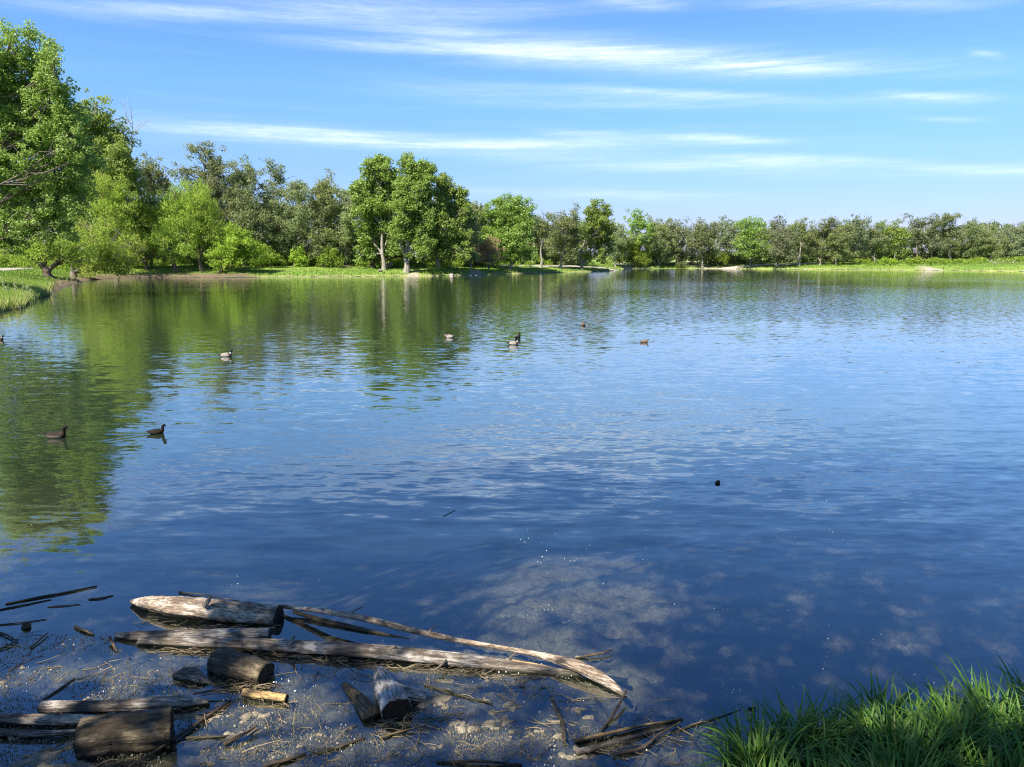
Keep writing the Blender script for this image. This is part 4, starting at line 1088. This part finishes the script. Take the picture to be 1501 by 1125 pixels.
br = log('driftwood_branch', 'long bowed branch arching above the water, its right end bleached and splintered', [W(378, 886, .02), W(420, 890, .06), W(480, 897, .14), W(540, 908, .16), W(600, 923, .14), W(680, 941, .09), W(740, 951, .07), W(790, 960, .07), W(840, 974, .08), W(875, 990, .06), W(900, 1006, .03), W(914, 1020, 0.0)],
    [0.012, 0.024, 0.032, 0.036, 0.034, 0.028, 0.024, 0.03, 0.055, 0.06, 0.045, 0.02], MAT['bleached'], cat='branch', sides=14, seed=4, rough=0.06, jag=0.03)
log('driftwood_branch', 'dark sagging piece in the water standing in for the reflection of the bowed branch', [W(430, 897, .04), W(480, 912, .01), W(540, 926, .0), W(600, 938, -.01)], [0.018, 0.03, 0.028, 0.012], MAT['darkwood'], cat='branch', sides=10, seed=5)  # dark piece laid where the bowed branch mirrors in the water
def stub(par, pts, rad, mat, seed):
    o = log('broken_stub', None, pts, rad, mat, cat=None, sides=10, seed=seed, rough=0.10, jag=0.012)
    m = o.matrix_world.copy(); o.parent = par; o.matrix_parent_inverse = par.matrix_world.inverted(); o.matrix_world = m


stub(lg, [W(420, 948, .06), W(428, 940, .12), W(431, 934, .16)], [0.026, 0.018, 0.010], MAT['silver'], 301)
stub(lg, [W(560, 957, .06), W(572, 952, .10), W(580, 949, .12)], [0.024, 0.016, 0.009], MAT['silver'], 302)
stub(lg, [W(655, 968, .05), W(648, 975, .07), W(640, 981, .05)], [0.020, 0.014, 0.008], MAT['silver'], 303)
stub(br, [W(512, 902, .16), W(520, 895, .20), W(531, 890, .24)], [0.014, 0.009, 0.005], MAT['bleached'], 304)
stub(br, [W(628, 930, .13), W(632, 922, .17), W(640, 918, .19)], [0.013, 0.008, 0.004], MAT['bleached'], 305)
stub(bl, [W(300, 888, .17), W(306, 880, .23), W(309, 875, .27)], [0.030, 0.022, 0.013], MAT['bleached'], 306)
log('driftwood_log', 'short dark sawn log in front of the long grey log', [W(322, 968, .05), W(350, 978, .055), W(390, 988, .05)], [0.145, 0.14, 0.115], MAT['darkwood'], seed=6, cut=(True, True), rough=0.04, flat=0.85)
st = log('tree_stump', 'silver grey stump with a flared root, standing tilted in the shallows', [W(556, 985, .02), W(562, 1000, .05), W(572, 1020, .075), W(582, 1042, .06)], [0.055, 0.08, 0.11, 0.125], MAT['stumpwood'], cat='stump', seed=7, cut=(False, True), rough=0.05)
sp_ = log('root', None, [W(576, 1012, .07), W(600, 1020, .055), W(624, 1022, .035)], [0.085, 0.065, 0.04], MAT['stumpwood'], cat=None, seed=8, rough=0.08)
_m = sp_.matrix_world.copy(); sp_.parent = st; sp_.matrix_parent_inverse = st.matrix_world.inverted(); sp_.matrix_world = _m
log('driftwood_log', 'half sunk mossy brown log left of the silver stump', [W(505, 1008, -.03), W(525, 1028, -.02), W(545, 1052, .01)], [0.05, 0.065, 0.075], MAT['darkwood'], seed=9, knots=2)
log('driftwood_log', 'silvery white pole with a dark right tip, behind the big dark sawn log', [W(62, 1036, .05), W(120, 1036, .055), W(190, 1034, .06), W(250, 1029, .06), W(280, 1028, .04), W(303, 1030, .02)], [0.05, 0.052, 0.05, 0.055, 0.05, 0.02], MAT['silver'], seed=10, rough=0.06, jag=0.03)
log('driftwood_log', 'bleached broken pole at the left edge behind the big dark sawn log', [W(-30, 1052, .03), W(30, 1054, .035), W(90, 1056, .04), W(135, 1056, .03)], [0.04, 0.045, 0.05, 0.04], MAT['bleached'], seed=11, rough=0.08, jag=0.05)
log('driftwood_branch', 'thin pale pole at the left edge, nearest to the big dark sawn log', [W(-30, 1072, .03), W(30, 1075, .03), W(80, 1075, .03), W(125, 1072, .02)], [0.024, 0.03, 0.026, 0.016], MAT['silver'], cat='branch', sides=12, seed=12, rough=0.09)
log('driftwood_log', 'big dark sawn log in the bottom left corner, with square cut ends', [W(122, 1084, .08), W(160, 1080, .085), W(205, 1074, .085), W(252, 1066, .08)], [0.16, 0.16, 0.155, 0.15], MAT['darkwood'], seed=13, cut=(True, True), rough=0.03)
log('driftwood_piece', 'small pale knobbly driftwood piece left of the short dark sawn log', [W(254, 992, .02), W(266, 990, .03), W(281, 988, .045), W(292, 996, .025), W(312, 1002, .0)], [0.025, 0.05, 0.055, 0.04, 0.012], MAT['silver'], cat='driftwood', sides=14, seed=14, rough=0.12)
log('driftwood_stick', 'short yellowish stub of wood in the sunlit silt below the short dark log', [W(358, 1016, .03), W(380, 1019, .035), W(420, 1024, .03)], [0.04, 0.036, 0.034], MAT['yellowwood'], cat='driftwood', sides=14, seed=15, cut=(False, True), rough=0.06)

sticks = [
    ('thin black twig curving between the white pole and the yellowish stub', [(284, 1018, .03), (310, 1013, .05), (340, 1011, .05), (362, 1010, .04)], 0.009, 'darkwood'),
    ('long dark stick slanting out from under the big dark sawn log', [(338, 1028, .01), (290, 1060, .02), (240, 1094, .02), (190, 1124, .02)], 0.016, 'brownwood'),
    ('reddish broken twig in the sunlit silt at the bottom left', [(328, 1092, .02), (345, 1082, .04), (362, 1074, .04), (376, 1064, .05)], 0.014, 'brownwood'),
    ('brown stick lying flat left of the reddish broken twig', [(268, 1082, .005), (300, 1081, .008), (336, 1079, .01)], 0.013, 'brownwood'),
    ('sunken dark branch with a pale broken end in the bottom middle', [(800, 1012, -.03), (815, 1040, -.01), (826, 1062, .01), (828, 1086, .02)], 0.022, 'darkwood'),
    ('yellow peeled stick in the bottom middle, brightest of its bundle', [(842, 1086, .02), (880, 1078, .025), (930, 1066, .02), (1000, 1054, .01)], 0.018, 'yellowwood'),
    ('grey stick with a broken left end beside the yellow peeled stick', [(844, 1104, .02), (880, 1095, .02), (930, 1080, .01), (985, 1066, -.01)], 0.022, 'silver'),
    ('reddish bent twig at the right front of the bundle of sticks', [(900, 1108, .01), (945, 1096, .02), (962, 1080, .02), (998, 1058, .02)], 0.012, 'brownwood'),
    ('reddish twig standing up beside the tip of the bowed branch', [(882, 1072, .0), (900, 1046, .03), (910, 1028, .06), (918, 1012, .08)], 0.013, 'brownwood'),
    ('thin long twig trailing into the lake right of the bundle of sticks', [(985, 1076, .0), (1020, 1062, .005), (1050, 1053, .005), (1085, 1041, .0)], 0.009, 'brownwood'),
    ('dark straight reed stem, longest of the floating ones at the left', [(8, 886, .005), (50, 877, .01), (100, 868, .01), (142, 859, .01)], 0.013, 'darkwood'),
    ('dark reed stem just below the longest floating one at the left edge', [(-10, 896, .005), (30, 888, .008), (75, 879, .005)], 0.009, 'darkwood'),
    ('short dark reed stem floating below the longest one', [(70, 890, .005), (95, 888, .008), (118, 886, .005)], 0.007, 'darkwood'),
    ('small dark stick floating right of the longest reed stem', [(130, 879, .005), (148, 877, .01), (166, 873, .005)], 0.010, 'darkwood'),
    ('thin dark stem floating at the left edge, lowest of the reed stems', [(-10, 917, .005), (30, 913, .008), (68, 908, .005)], 0.007, 'darkwood'),
    ('reddish twig floating right of the silver stump', [(622, 1005, .005), (655, 1013, .01), (690, 1024, .008), (722, 1032, .005)], 0.009, 'brownwood'),
    ('thin yellow stick between the long log and the bowed branch', [(742, 967, .03), (780, 973, .03), (815, 980, .02)], 0.011, 'yellowwood'),
    ('thin twig poking out of the water behind the bleached branch end', [(836, 968, .0), (862, 961, .02), (885, 957, .03), (897, 953, .03)], 0.011, 'brownwood'),
    ('tiny crooked twig rising from the end of the long grey log', [(744, 972, .03), (748, 964, .06), (756, 957, .10)], 0.010, 'silver'),
    ('small dark stick floating alone near the sedge bank', [(1096, 1039, .006), (1108, 1038, .012)], 0.012, 'darkwood'),
    ('tan piece of wood in the muck left of the flat dark split log', [(110, 919, .01), (125, 925, .02), (137, 931, .005)], 0.016, 'yellowwood'),
    ('brown stub standing up left of the tip of the flat dark split log', [(161, 934, .05), (166, 945, .03), (172, 956, .0)], 0.016, 'brownwood'),
    ('dark twig crossing the muck near the left edge', [(-5, 926, .01), (10, 931, .02), (20, 938, .01)], 0.010, 'darkwood'),
    ('brown twig in the muck pointing up to the right, near the left edge', [(45, 950, .01), (58, 938, .02), (70, 928, .02)], 0.010, 'brownwood'),
    ('dark twig at the left edge below the floating reed stems', [(0, 952, .01), (14, 945, .02), (26, 938, .01)], 0.010, 'darkwood'),
    ('dark stick slanting through the sunlit muck above the white pole', [(62, 1028, .0), (85, 1012, .01), (110, 995, .005)], 0.010, 'darkwood'),
    ('long brown stick half sunk along the bottom edge, below the silver stump', [(462, 1106, .0), (500, 1094, .01), (535, 1082, .005)], 0.016, 'brownwood'),
    ('thin yellow straw among debris below the silver stump', [(556, 1082, .01), (585, 1073, .02), (612, 1067, .02)], 0.009, 'yellowwood'),
    ('dark branch lying along the bottom edge of the picture, below the middle', [(640, 1119, .0), (690, 1116, .02), (730, 1118, .015), (765, 1121, .01)], 0.013, 'darkwood'),
    ('pale twig half sunk at the bottom edge left of the middle', [(385, 1124, .01), (420, 1114, .015), (448, 1106, .01)], 0.018, 'brownwood'),
    ('thin stick floating alone far out in the middle of the water', [(650, 757, .003), (668, 748, .005)], 0.005, 'brownwood'),
    ('pale sunken stick left of the yellow peeled stick bundle, pointing right', [(700, 1010, -.02), (760, 1008, -.01), (768, 1008, .005)], 0.013, 'brownwood'),
    ('long thin pale twig behind the thick bleached log', [(262, 868, .01), (300, 872, .02), (352, 882, .03)], 0.009, 'brownwood'),
]
for i, (label, pts, r, m) in enumerate(sticks):
    P = [W(*p) for p in pts]
    rs = r * np.interp(np.linspace(0, 1, len(P)), [0, 0.3, 1], [1.0, 1.0, 0.6])
    log('driftwood_stick', label, P, rs, MAT[m], cat='stick', sides=8, seed=200 + i, rough=0.10)


def pebble(name, label, c, rad, mat, cat, seed, sub=3):
    rng = np.random.default_rng(seed)
    import bmesh
    bm = bmesh.new(); bmesh.ops.create_icosphere(bm, subdivisions=sub, radius=1)
    ph = rng.random(9) * 6.28
    for v in bm.verts:
        p = v.co
        k = 1 + 0.13 * math.sin(2.3 * p.x + ph[0] + p.y) + 0.11 * math.sin(3.1 * p.y + ph[1] - p.z) + 0.09 * math.sin(4.7 * p.z + ph[2] + 2 * p.x) + 0.05 * math.sin(8 * p.x + ph[3]) + 0.05 * math.sin(9 * p.y + ph[4])
        v.co = Vector((p.x * rad[0], p.y * rad[1], p.z * rad[2])) * k
    me = bpy.data.meshes.new(name); bm.to_mesh(me); bm.free(); me.materials.append(mat)
    me.polygons.foreach_set('use_smooth', np.full(len(me.polygons), True))
    o = link(name, me, None, c); o.rotation_euler.z = rng.random() * 6
    return tag(o, label, cat)


MAT['pinkstone'] = plain_mat('pinkish_stone', (0.40, 0.28, 0.22), (0.5, 0.37, 0.30), 8)
pebble('stone', 'round pinkish stone under the water right of the thick bleached log', W(441, 914, -.10), (0.10, 0.10, 0.06), MAT['pinkstone'], 'stone', 1)
pebble('wood_stub', 'small round black stub of wood floating alone in the open water on the right', W(1052, 708, .01), (0.05, 0.036, 0.034), MAT['darkwood'], 'wood stub', 2)
pebble('wood_stub', 'small dark chunk floating below the reed stems at the left edge', W(38, 919, .01), (0.04, 0.05, 0.04), MAT['darkwood'], 'wood stub', 3)
pebble('wood_stub', 'reddish brown bark lump showing through the sedge at the bottom edge', G(1318, 1112, 0.33), (0.09, 0.08, 0.07), MAT['brownwood'], 'wood stub', 4)

# things on the far bank


def onbank(px, py, Y):
    p = AT(px, py, Y); return Vector((p.x, Y, tz(p.x, Y)))


a = onbank(562, 397, 149); b = onbank(575, 394, 150)
log('fallen_log', 'pale fallen log lying on the grass left of the thickest poplar trunk', [a + Vector((0, 0, .35)), (a + b) / 2 + Vector((0, 0, .6)), b + Vector((0, 0, .85))], [0.35, 0.42, 0.4], MAT['silver'], seed=31, cut=(False, True))
a = onbank(497, 390, 149); b = onbank(515, 390, 149)
log('fallen_log', 'thin pale log lying in the grass below the yellowish olive tree', [a + Vector((0, 0, .3)), b + Vector((0, 0, .3))], [0.13, 0.12], MAT['bleached'], seed=32)
p = onbank(547, 393, 150)
log('tree_stump', 'dark upright stump under the left poplar', [p + Vector((0, 0, -.2)), p + Vector((-.1, 0, .6)), p + Vector((-.1, 0, 1.2))], [0.75, 0.5, 0.42], MAT['darkwood'], cat='stump', seed=33, cut=(False, True))
p = onbank(557, 400, 144)
log('tree_stump', 'small low stump in the grass near the water, left of the thickest poplar', [p + Vector((-.3, 0, .15)), p + Vector((.3, 0, .3))], [0.26, 0.24], MAT['silver'], cat='stump', seed=34, cut=(True, True))
p = onbank(771, 391, 166)
log('tree_stump', 'black stump in the shade under the rounded poplar', [p + Vector((0, 0, -.1)), p + Vector((.05, 0, .5)), p + Vector((0, 0, 1.0))], [0.6, 0.4, 0.3], MAT['cut'], cat='stump', seed=35)
for k, (px, py, Y, r, lb) in enumerate([(690, 401, 146, .45, 'boulder at the water, left one of the rocky bank below the dead brown spruce'), (698, 398, 147, .5, 'largest tan boulder of the rocky bank below the dead brown spruce'),
                                        (705, 402, 146, .4, 'low boulder at the water, right one of the rocky bank below the dead spruce'), (711, 398, 148, .38, 'pale boulder at the right end of the rocky bank, highest up'),
                                        (662, 402, 145, .45, 'grey boulder at the water right of the small dark shrub')]):
    q = onbank(px, py, Y); pebble('boulder', lb, q + Vector((0, 0, r * .2)), (r * 1.2, r, r * .8), MAT['stone'], 'boulder', 50 + k, 2)
for k, (px, py, lb) in enumerate([(1183, 394.2, 'single pale stone at the far water edge left of the pair'), (1201, 394.4, 'left one of a pair of pale stones at the far water edge'), (1206, 394.4, 'right one of a pair of pale stones at the far water edge'),
                                  (1286, 395.2, 'pale stone at the far water edge, second nearest the gravel patch'), (1294, 395.3, 'pale stone at the far water edge, nearest the gravel patch')]):
    q = G(px, py, 0.2); pebble('shore_stone', lb, Vector((q.x, q.y + 1.2, tz(q.x, q.y + 1.2) + .08)), (.45, .35, .25), MAT['stone'], 'stone', 70 + k, 2)


# picnic table in the shade of the right poplar
def picnic_table():
    p = onbank(664, 391, 153)
    e = empty('picnic_table', p, 'dark picnic table in the deep shade under the right poplar', 'table'); e.rotation_euler.z = 0.25
    def bx(name, boxes, mat):
        V = []; Fc = []
        for (cx, cy, cz, sx, sy, sz) in boxes:
            b0 = len(V)
            for dx in (-1, 1):
                for dy in (-1, 1):
                    for dz in (-1, 1): V.append((cx + dx * sx / 2, cy + dy * sy / 2, cz + dz * sz / 2))
            Fc += [tuple(b0 + q for q in f_) for f_ in ((0, 1, 3, 2), (4, 6, 7, 5), (0, 4, 5, 1), (2, 3, 7, 6), (0, 2, 6, 4), (1, 5, 7, 3))]
        link(name, mesh_from(name, V, Fc, [mat], None, False), e)
    bx('table_top', [(0, -.3 + .15 * k, .76, 1.9, .135, .045) for k in range(5)], MAT['table'])
    bx('bench_seat', [(0, -.78, .45, 1.9, .25, .045)], MAT['table']); bx('bench_seat', [(0, .78, .45, 1.9, .25, .045)], MAT['table'])
    bx('leg', [(-.7, 0, .38, .08, .08, .72), (-.7, 0, .40, .07, 1.7, .06), (-.7, 0, .03, .07, 1.4, .06)], MAT['cut'])
    bx('leg', [(.7, 0, .38, .08, .08, .72), (.7, 0, .40, .07, 1.7, .06), (.7, 0, .03, .07, 1.4, .06)], MAT['cut'])


MAT['table'] = plain_mat('grey_blue_planks', (0.16, 0.19, 0.23), (0.25, 0.28, 0.32), 5)
picnic_table()


# ------------------------------------------------------------------ ducks
def duck_mat():
    t = NT('duck_plumage'); c = t.attr('col').outputs['Color']
    n = t.noise(t.coord('Object'), 60, 3)
    c = t.mix(t.rng(n, 0.4, 0.7, 0, 0.25), c, (0.05, 0.04, 0.03))
    return t.done(t.principled(c, 0.75, 0.08, n, 0.3, 0.004))


MAT['duck'] = duck_mat()
SECT = [(-.285, .095, .012, .006), (-.25, .092, .04, .014), (-.20, .078, .065, .034), (-.14, .06, .092, .062), (-.06, .05, .112, .082), (.03, .048, .115, .088), (.10, .052, .102, .088),
        (.155, .07, .078, .078), (.185, .108, .052, .052), (.192, .15, .044, .042), (.194, .185, .040, .039), (.203, .215, .044, .043), (.224, .238, .048, .046), (.254, .240, .042, .040), (.280, .228, .024, .021),
        (.286, .222, .016, .010), (.310, .217, .017, .006), (.328, .215, .012, .004)]


def duck(label, x, y, rot, size, style, neck=1.0):
    """style colours: head, breast, flank, back, tail, bill"""
    k = 16; V = []; Cc = []
    sec = np.array(SECT); sec = sec.copy()
    if neck != 1.0: sec[8:, 1] = 0.108 + (sec[8:, 1] - 0.108) * neck
    T = np.gradient(sec[:, :2], axis=0); T = unit(T)
    for i, (sx, sz, ry, rz) in enumerate(sec):
        nx, nz_ = -T[i][1], T[i][0]
        for j in range(k):
            a_ = 2 * math.pi * j / k; cy = math.cos(a_) * ry; cn = math.sin(a_) * rz * (1.18 if i < 8 else 1.0)
            V.append((sx + nx * cn, cy, sz + nz_ * cn))
            s_ = math.sin(a_)
            if i <= 2: c = style['tail']
            elif i <= 6: c = style['back'] if s_ > 0.35 else style['flank']
            elif i <= 8: c = style['breast']
            elif i == 9: c = style.get('ring', style['head'])
            elif i <= 14: c = style['head']
            else: c = style['bill']
            Cc.append((*c, 1))
    n = len(sec); i = np.arange(n - 1)[:, None] * k; j = np.arange(k)[None, :]; j2 = (j + 1) % k
    f = np.stack([i + j, i + j2, i + k + j2, i + k + j], -1).reshape(-1, 4)
    V = np.array(V) * size; V = np.concatenate([V, [V[:k].mean(0), V[-k:].mean(0)]]); Cc += [(*style['tail'], 1), (*style['bill'], 1)]
    jj = np.arange(k); jj2 = (jj + 1) % k; nv = n * k
    t = np.concatenate([np.stack([jj2, jj, np.full(k, nv)], 1), np.stack([(n - 1) * k + jj, (n - 1) * k + jj2, np.full(k, nv + 1)], 1)])
    me = mesh_from('duck', V, [f, t], [MAT['duck']], None, True, {'col': np.array(Cc)})
    p = W(x, y, 0); o = link('duck', me, None, (p.x, p.y, 0.004)); o.rotation_euler.z = rot
    tag(o, label, 'duck', 'ducks swimming on the lake')


drake = dict(head=(.012, .03, .02), ring=(.6, .6, .58), breast=(.10, .05, .03), flank=(.40, .36, .31), back=(.27, .23, .19), tail=(.03, .026, .024), bill=(.35, .30, .06))
darkd = dict(head=(.010, .008, .007), breast=(.022, .015, .011), flank=(.035, .024, .018), back=(.016, .013, .011), tail=(.015, .013, .012), bill=(.03, .03, .03))
wigeon = dict(head=(.016, .013, .010), breast=(.045, .028, .020), flank=(.13, .10, .08), back=(.022, .018, .015), tail=(.015, .013, .012), bill=(.06, .065, .07))
hen = dict(head=(.16, .11, .07), breast=(.20, .14, .09), flank=(.22, .15, .10), back=(.15, .10, .07), tail=(.12, .09, .06), bill=(.20, .12, .05))
duck('larger of the two dark ducks at the left, with a paler flank', 82, 642, 0.05, 0.86, wigeon)
duck('nearly black duck, smaller of the two dark ducks, leaving the tree reflection', 229, 636, 0.35, 0.66, darkd)
duck('pale grey drake with a dark head, alone in the ripples left of the middle', 331, 523, 0.1, 0.92, drake)
duck('pale grey drake facing left, leftmost of the small ducks in mid lake', 659, 495.5, math.pi - 0.1, 0.92, drake, 0.8)
duck('pale drake facing right, just in front of the small black duck in mid lake', 752, 505.5, 0.05, 0.95, drake)
duck('small black duck seen end on behind the pale drake in mid lake', 759, 497, math.pi / 2 - 0.4, 0.95, darkd)
duck('tiny brown duck seen end on, farthest out of all the ducks', 855, 477.5, math.pi / 2 + 0.2, 0.9, hen, 0.7)
duck('brown duck swimming right with its head low, rightmost of all the ducks', 944, 502.5, 0.05, 0.7, hen, 0.5)
duck('pale duck cut by the left edge of the picture', -2, 499, 0.0, 0.9, drake, 0.7)


# ------------------------------------------------------------------ floating litter (too small and many to count)
def flakes(name, label, P, size, mat, seed, thick=0.004):
    rng = np.random.default_rng(seed); n = len(P); k = 5
    a = np.linspace(0, 2 * math.pi, k, endpoint=False)[None, :] + rng.random(n)[:, None] * 6.28
    r = size[:, None] * (0.55 + 0.6 * rng.random((n, k)))
    asp = (0.45 + 0.55 * rng.random(n))[:, None]; th = rng.random(n)[:, None] * 3.14
    x0 = np.cos(a) * r; y0 = np.sin(a) * r * asp
    x = x0 * np.cos(th) - y0 * np.sin(th); y = x0 * np.sin(th) + y0 * np.cos(th)
    top = np.stack([P[:, None, 0] + x * 0.8, P[:, None, 1] + y * 0.8, P[:, None, 2] + thick + rng.normal(size=(n, k)) * thick * 0.4], -1)
    bot = np.stack([P[:, None, 0] + x, P[:, None, 1] + y, np.repeat(P[:, None, 2], k, 1) - 0.001], -1)
    V = np.concatenate([top, bot], 1).reshape(-1, 3)
    b = np.arange(n)[:, None] * (2 * k)
    ftop = b + np.arange(k)[None, :]
    j = np.arange(k); j2 = (j + 1) % k
    fs = (b[:, :, None] + np.stack([j + k, j2 + k, j2, j], -1)[None]).reshape(-1, 4)
    me = mesh_from(name, V, [ftop, fs], [mat], None, False, {'var': np.repeat(rng.random(n), 2 * k)})
    tag(link(name, me), label, 'litter', None, 'stuff')


def speck_mat(name, a, b):
    t = NT(name); return t.done(t.principled(t.mix(t.attr('var').outputs['Fac'], a, b), 0.8, 0.2))


MAT['fluff'] = speck_mat('seed_fluff', (0.55, 0.52, 0.46), (0.8, 0.78, 0.74))
MAT['algae'] = speck_mat('algae_scum', (0.12, 0.098, 0.065), (0.33, 0.28, 0.205))


def litter():
    rng = np.random.default_rng(77)
    n = 26000
    px = rng.uniform(-20, 1501, n); py = rng.uniform(690, 1130, n)
    dens = fbm(px / 90, py / 45, 8, 4)
    w = np.clip((dens - 0.50) * 5, 0.01, 1) * np.interp(py, [690, 780, 1000, 1130], [0.01, 0.10, 0.16, 0.25]) * np.where((px > 640) & (px < 1010) & (py < 1000), 1.6, 0.75)
    k = rng.random(n) < w
    P = np.array([tuple(G(a_, b_, 0.001)) for a_, b_ in zip(px[k], py[k])])
    s = rng.uniform(0.002, 0.0075, len(P)) * np.where(rng.random(len(P)) < 0.05, 1.7, 1)
    flakes('seed_fluff', 'white seed fluff floating on the water', P, s, MAT['fluff'], 1)
    # scum and muck in the shallows at the left and bottom
    n = 260000
    px = rng.uniform(-40, 1120, n); py = rng.uniform(915, 1135, n)
    q = fbm(px / 70, py / 22, 21, 5)
    edge = np.interp(px, [-40, 250, 480, 700, 860, 1000, 1120], [935, 950, 985, 1000, 1010, 1050, 1110])
    amt = np.interp(px, [-40, 600, 760, 1120], [0.56, 0.55, 0.46, 0.42])
    k = (q > (1 - amt) + 0.10 - 0.12 * smooth(edge, edge + 90, py)) & (py > edge - 12) & (rng.random(n) < 0.13)
    P = np.array([tuple(G(a_, b_, 0.0015)) for a_, b_ in zip(px[k], py[k])])
    s = rng.uniform(0.0015, 0.005, len(P)) * np.where(rng.random(len(P)) < 0.04, 3.0, 1)
    flakes('algae_scum', 'pale brown scum and plant bits floating among the driftwood', P, s, MAT['algae'], 2, 0.005)
    # stems and straws
    b = Buf()
    for i in range(480):
        x, y = rng.uniform(-30, 1080), rng.uniform(930, 1130)
        if y < np.interp(x, [-40, 250, 480, 700, 860, 1000, 1120], [925, 945, 990, 1000, 1000, 1040, 1100]): continue
        p = np.array(G(x, y, 0.004)); a_ = rng.random() * 3.14; L = rng.uniform(0.05, 0.30)
        e = p + np.array([math.cos(a_), math.sin(a_), rng.normal() * 0.05]) * L
        e[2] = max(e[2], 0.002)
        b.tube(bend(rng, p, e, 4, 0.06), np.full(4, rng.uniform(0.0012, 0.004)), 4, val=rng.random())
    for (x0, y0, x1, y1, n_, sp_) in [(205, 950, 480, 962, 90, 5), (480, 962, 780, 992, 110, 6), (300, 1000, 400, 1006, 40, 6), (60, 1046, 300, 1046, 60, 4), (840, 1100, 1000, 1070, 50, 8), (540, 1056, 640, 1052, 60, 9), (190, 912, 390, 922, 40, 3)]:
        ang = math.atan2(-(y1 - y0), x1 - x0)
        for q in range(n_):                     # straws drifted up against the wood
            f_ = rng.random(); p = np.array(G(x0 + (x1 - x0) * f_, y0 + (y1 - y0) * f_ + abs(rng.normal()) * sp_, 0.005)); a_ = ang * 0.6 + rng.normal() * 0.55; L = rng.uniform(0.04, 0.22)
            e = p + np.array([math.cos(a_) * L, math.sin(a_) * L, abs(rng.normal()) * 0.012])
            b.tube(bend(rng, p, e, 4, 0.08), np.full(4, rng.uniform(0.0012, 0.0038)), 4, val=rng.random())
    o = link('reed_litter', b.mesh('reed_litter', [MAT['straw']], False)); tag(o, 'thin broken reeds and straws scattered in the muck', 'litter', None, 'stuff')


MAT['straw'] = speck_mat('straw', (0.06, 0.045, 0.028), (0.28, 0.21, 0.12))
litter()


# ------------------------------------------------------------------ the tree over the camera whose shade dapples the shallows
def shade_tree():
    rng = np.random.default_rng(5)
    sunny = [(270, 885, 70, 20, 1), (830, 860, 160, 90, .88), (1240, 880, 130, 46, .22), (1140, 720, 70, 40, .3), (1250, 1105, 45, 24, .9), (1420, 1055, 60, 22, .8), (350, 832, 90, 26, .8), (130, 1010, 80, 36, .9), (420, 1020, 60, 42, .8), (380, 1088, 60, 32, .9),
             (770, 965, 110, 30, .9), (890, 1000, 60, 24, .9), (610, 958, 60, 16, .7), (1110, 1105, 50, 22, 1), (1350, 1085, 50, 40, .9), (1480, 1105, 30, 25, 1), (280, 945, 60, 16, .7), (920, 1085, 110, 34, .6), (560, 1085, 50, 20, .6), (40, 1045, 40, 16, .8), (200, 975, 60, 20, .7), (60, 985, 50, 20, .7), (480, 1060, 60, 34, .7), (680, 1010, 60, 26, .7), (300, 1062, 40, 24, .6), (700, 1075, 60, 26, .6), (200, 1115, 60, 14, .6)]
    k = 10500
    # crown points chosen where the shade of the photograph falls, 9 to 13.5 m up
    gx = rng.uniform(-6.2, 8.8, k); gy = rng.uniform(2.6, 14.5, k)
    keep = np.ones(k, bool)
    ey = 13.0 + 1.2 * wob(gx, gy, 0.8, 3.0)
    keep &= gy < ey
    for i in range(k):
        if not keep[i]: continue
        d = Vector((gx[i], gy[i], 0.03)) - Vector((0, 0, EYE))
        c, s = math.cos(PITCH), math.sin(PITCH)
        yy = d.y * c - d.z * s; zz = d.y * s + d.z * c
        u = PW / 2 + F * d.x / yy; v = PH / 2 - F * zz / yy
        for (sx, sy, rx, ry, pr) in sunny:
            if sx < 1000 and sy > 930: rx, ry, pr = rx * 1.22, ry * 1.22, min(1.0, pr + 0.25)
            if ((u - sx) / rx) ** 2 + ((v - sy) / ry) ** 2 < (0.6 + 0.8 * rng.random()) and rng.random() < pr: keep[i] = False
    gx, gy = gx[keep], gy[keep]
    H = rng.uniform(9.3, 13.0, len(gx))
    kx = SUN_DIR.x / SUN_DIR.z; ky = SUN_DIR.y / SUN_DIR.z
    C = np.stack([gx + kx * H, gy + ky * H, H], 1)
    R = np.full((len(C), 3), 0.19) * (0.7 + 0.8 * rng.random((len(C), 1)))
    V, val = leaf_quads(rng, C, R, 180000, 0.10, 0.75, 0.3, 0.2)
    base = np.array([-9.5, -1.5, tz(-9.5, -1.5)])
    tr = Buf(); tr.tube(bend(rng, (0, 0, -0.3), (0.5, 1.0, 8.6), 8, 0.02), np.linspace(0.42, 0.2, 8), 10)
    for i in range(4):
        e = C[int(rng.integers(len(C)))] - base
        P = bend(rng, (0.3, 0.6, 5.0 + 3.4 * rng.random()), e, 7, 0.05, 0.05); tr.tube(P, np.linspace(0.05, 0.008, 7), 6)
    cr = Buf(); cr.quads(V - base, val)
    e = empty('cottonwood_tree', base, 'near cottonwood seen only by the dappled shade it casts on the driftwood', 'tree')
    link('trunk', tr.mesh('trunk', [MAT['bark_grey']]), e); link('crown', cr.mesh('crown', [MAT['cotton']], False), e)


shade_tree()


def haze():
    V = [(x, y, z) for x in (-220, 320) for y in (-40, 320) for z in (-8, 60)]
    Fc = [(0, 1, 3, 2), (4, 6, 7, 5), (0, 4, 5, 1), (2, 3, 7, 6), (0, 2, 6, 4), (1, 5, 7, 3)]
    t = NT('haze'); v = t.node('ShaderNodeVolumePrincipled'); v.inputs['Color'].default_value = (0.86, 0.92, 1.0, 1); v.inputs['Density'].default_value = 0.0003; v.inputs['Anisotropy'].default_value = 0.0
    t.L.new(v.outputs[0], t.out.inputs['Volume'])

    tag(link('haze', mesh_from('haze', V, Fc, [t.m], None, False)), 'thin summer haze over the lake', None, None, 'stuff')


if HAZE: haze()
print('leaves', LEAVES[0])
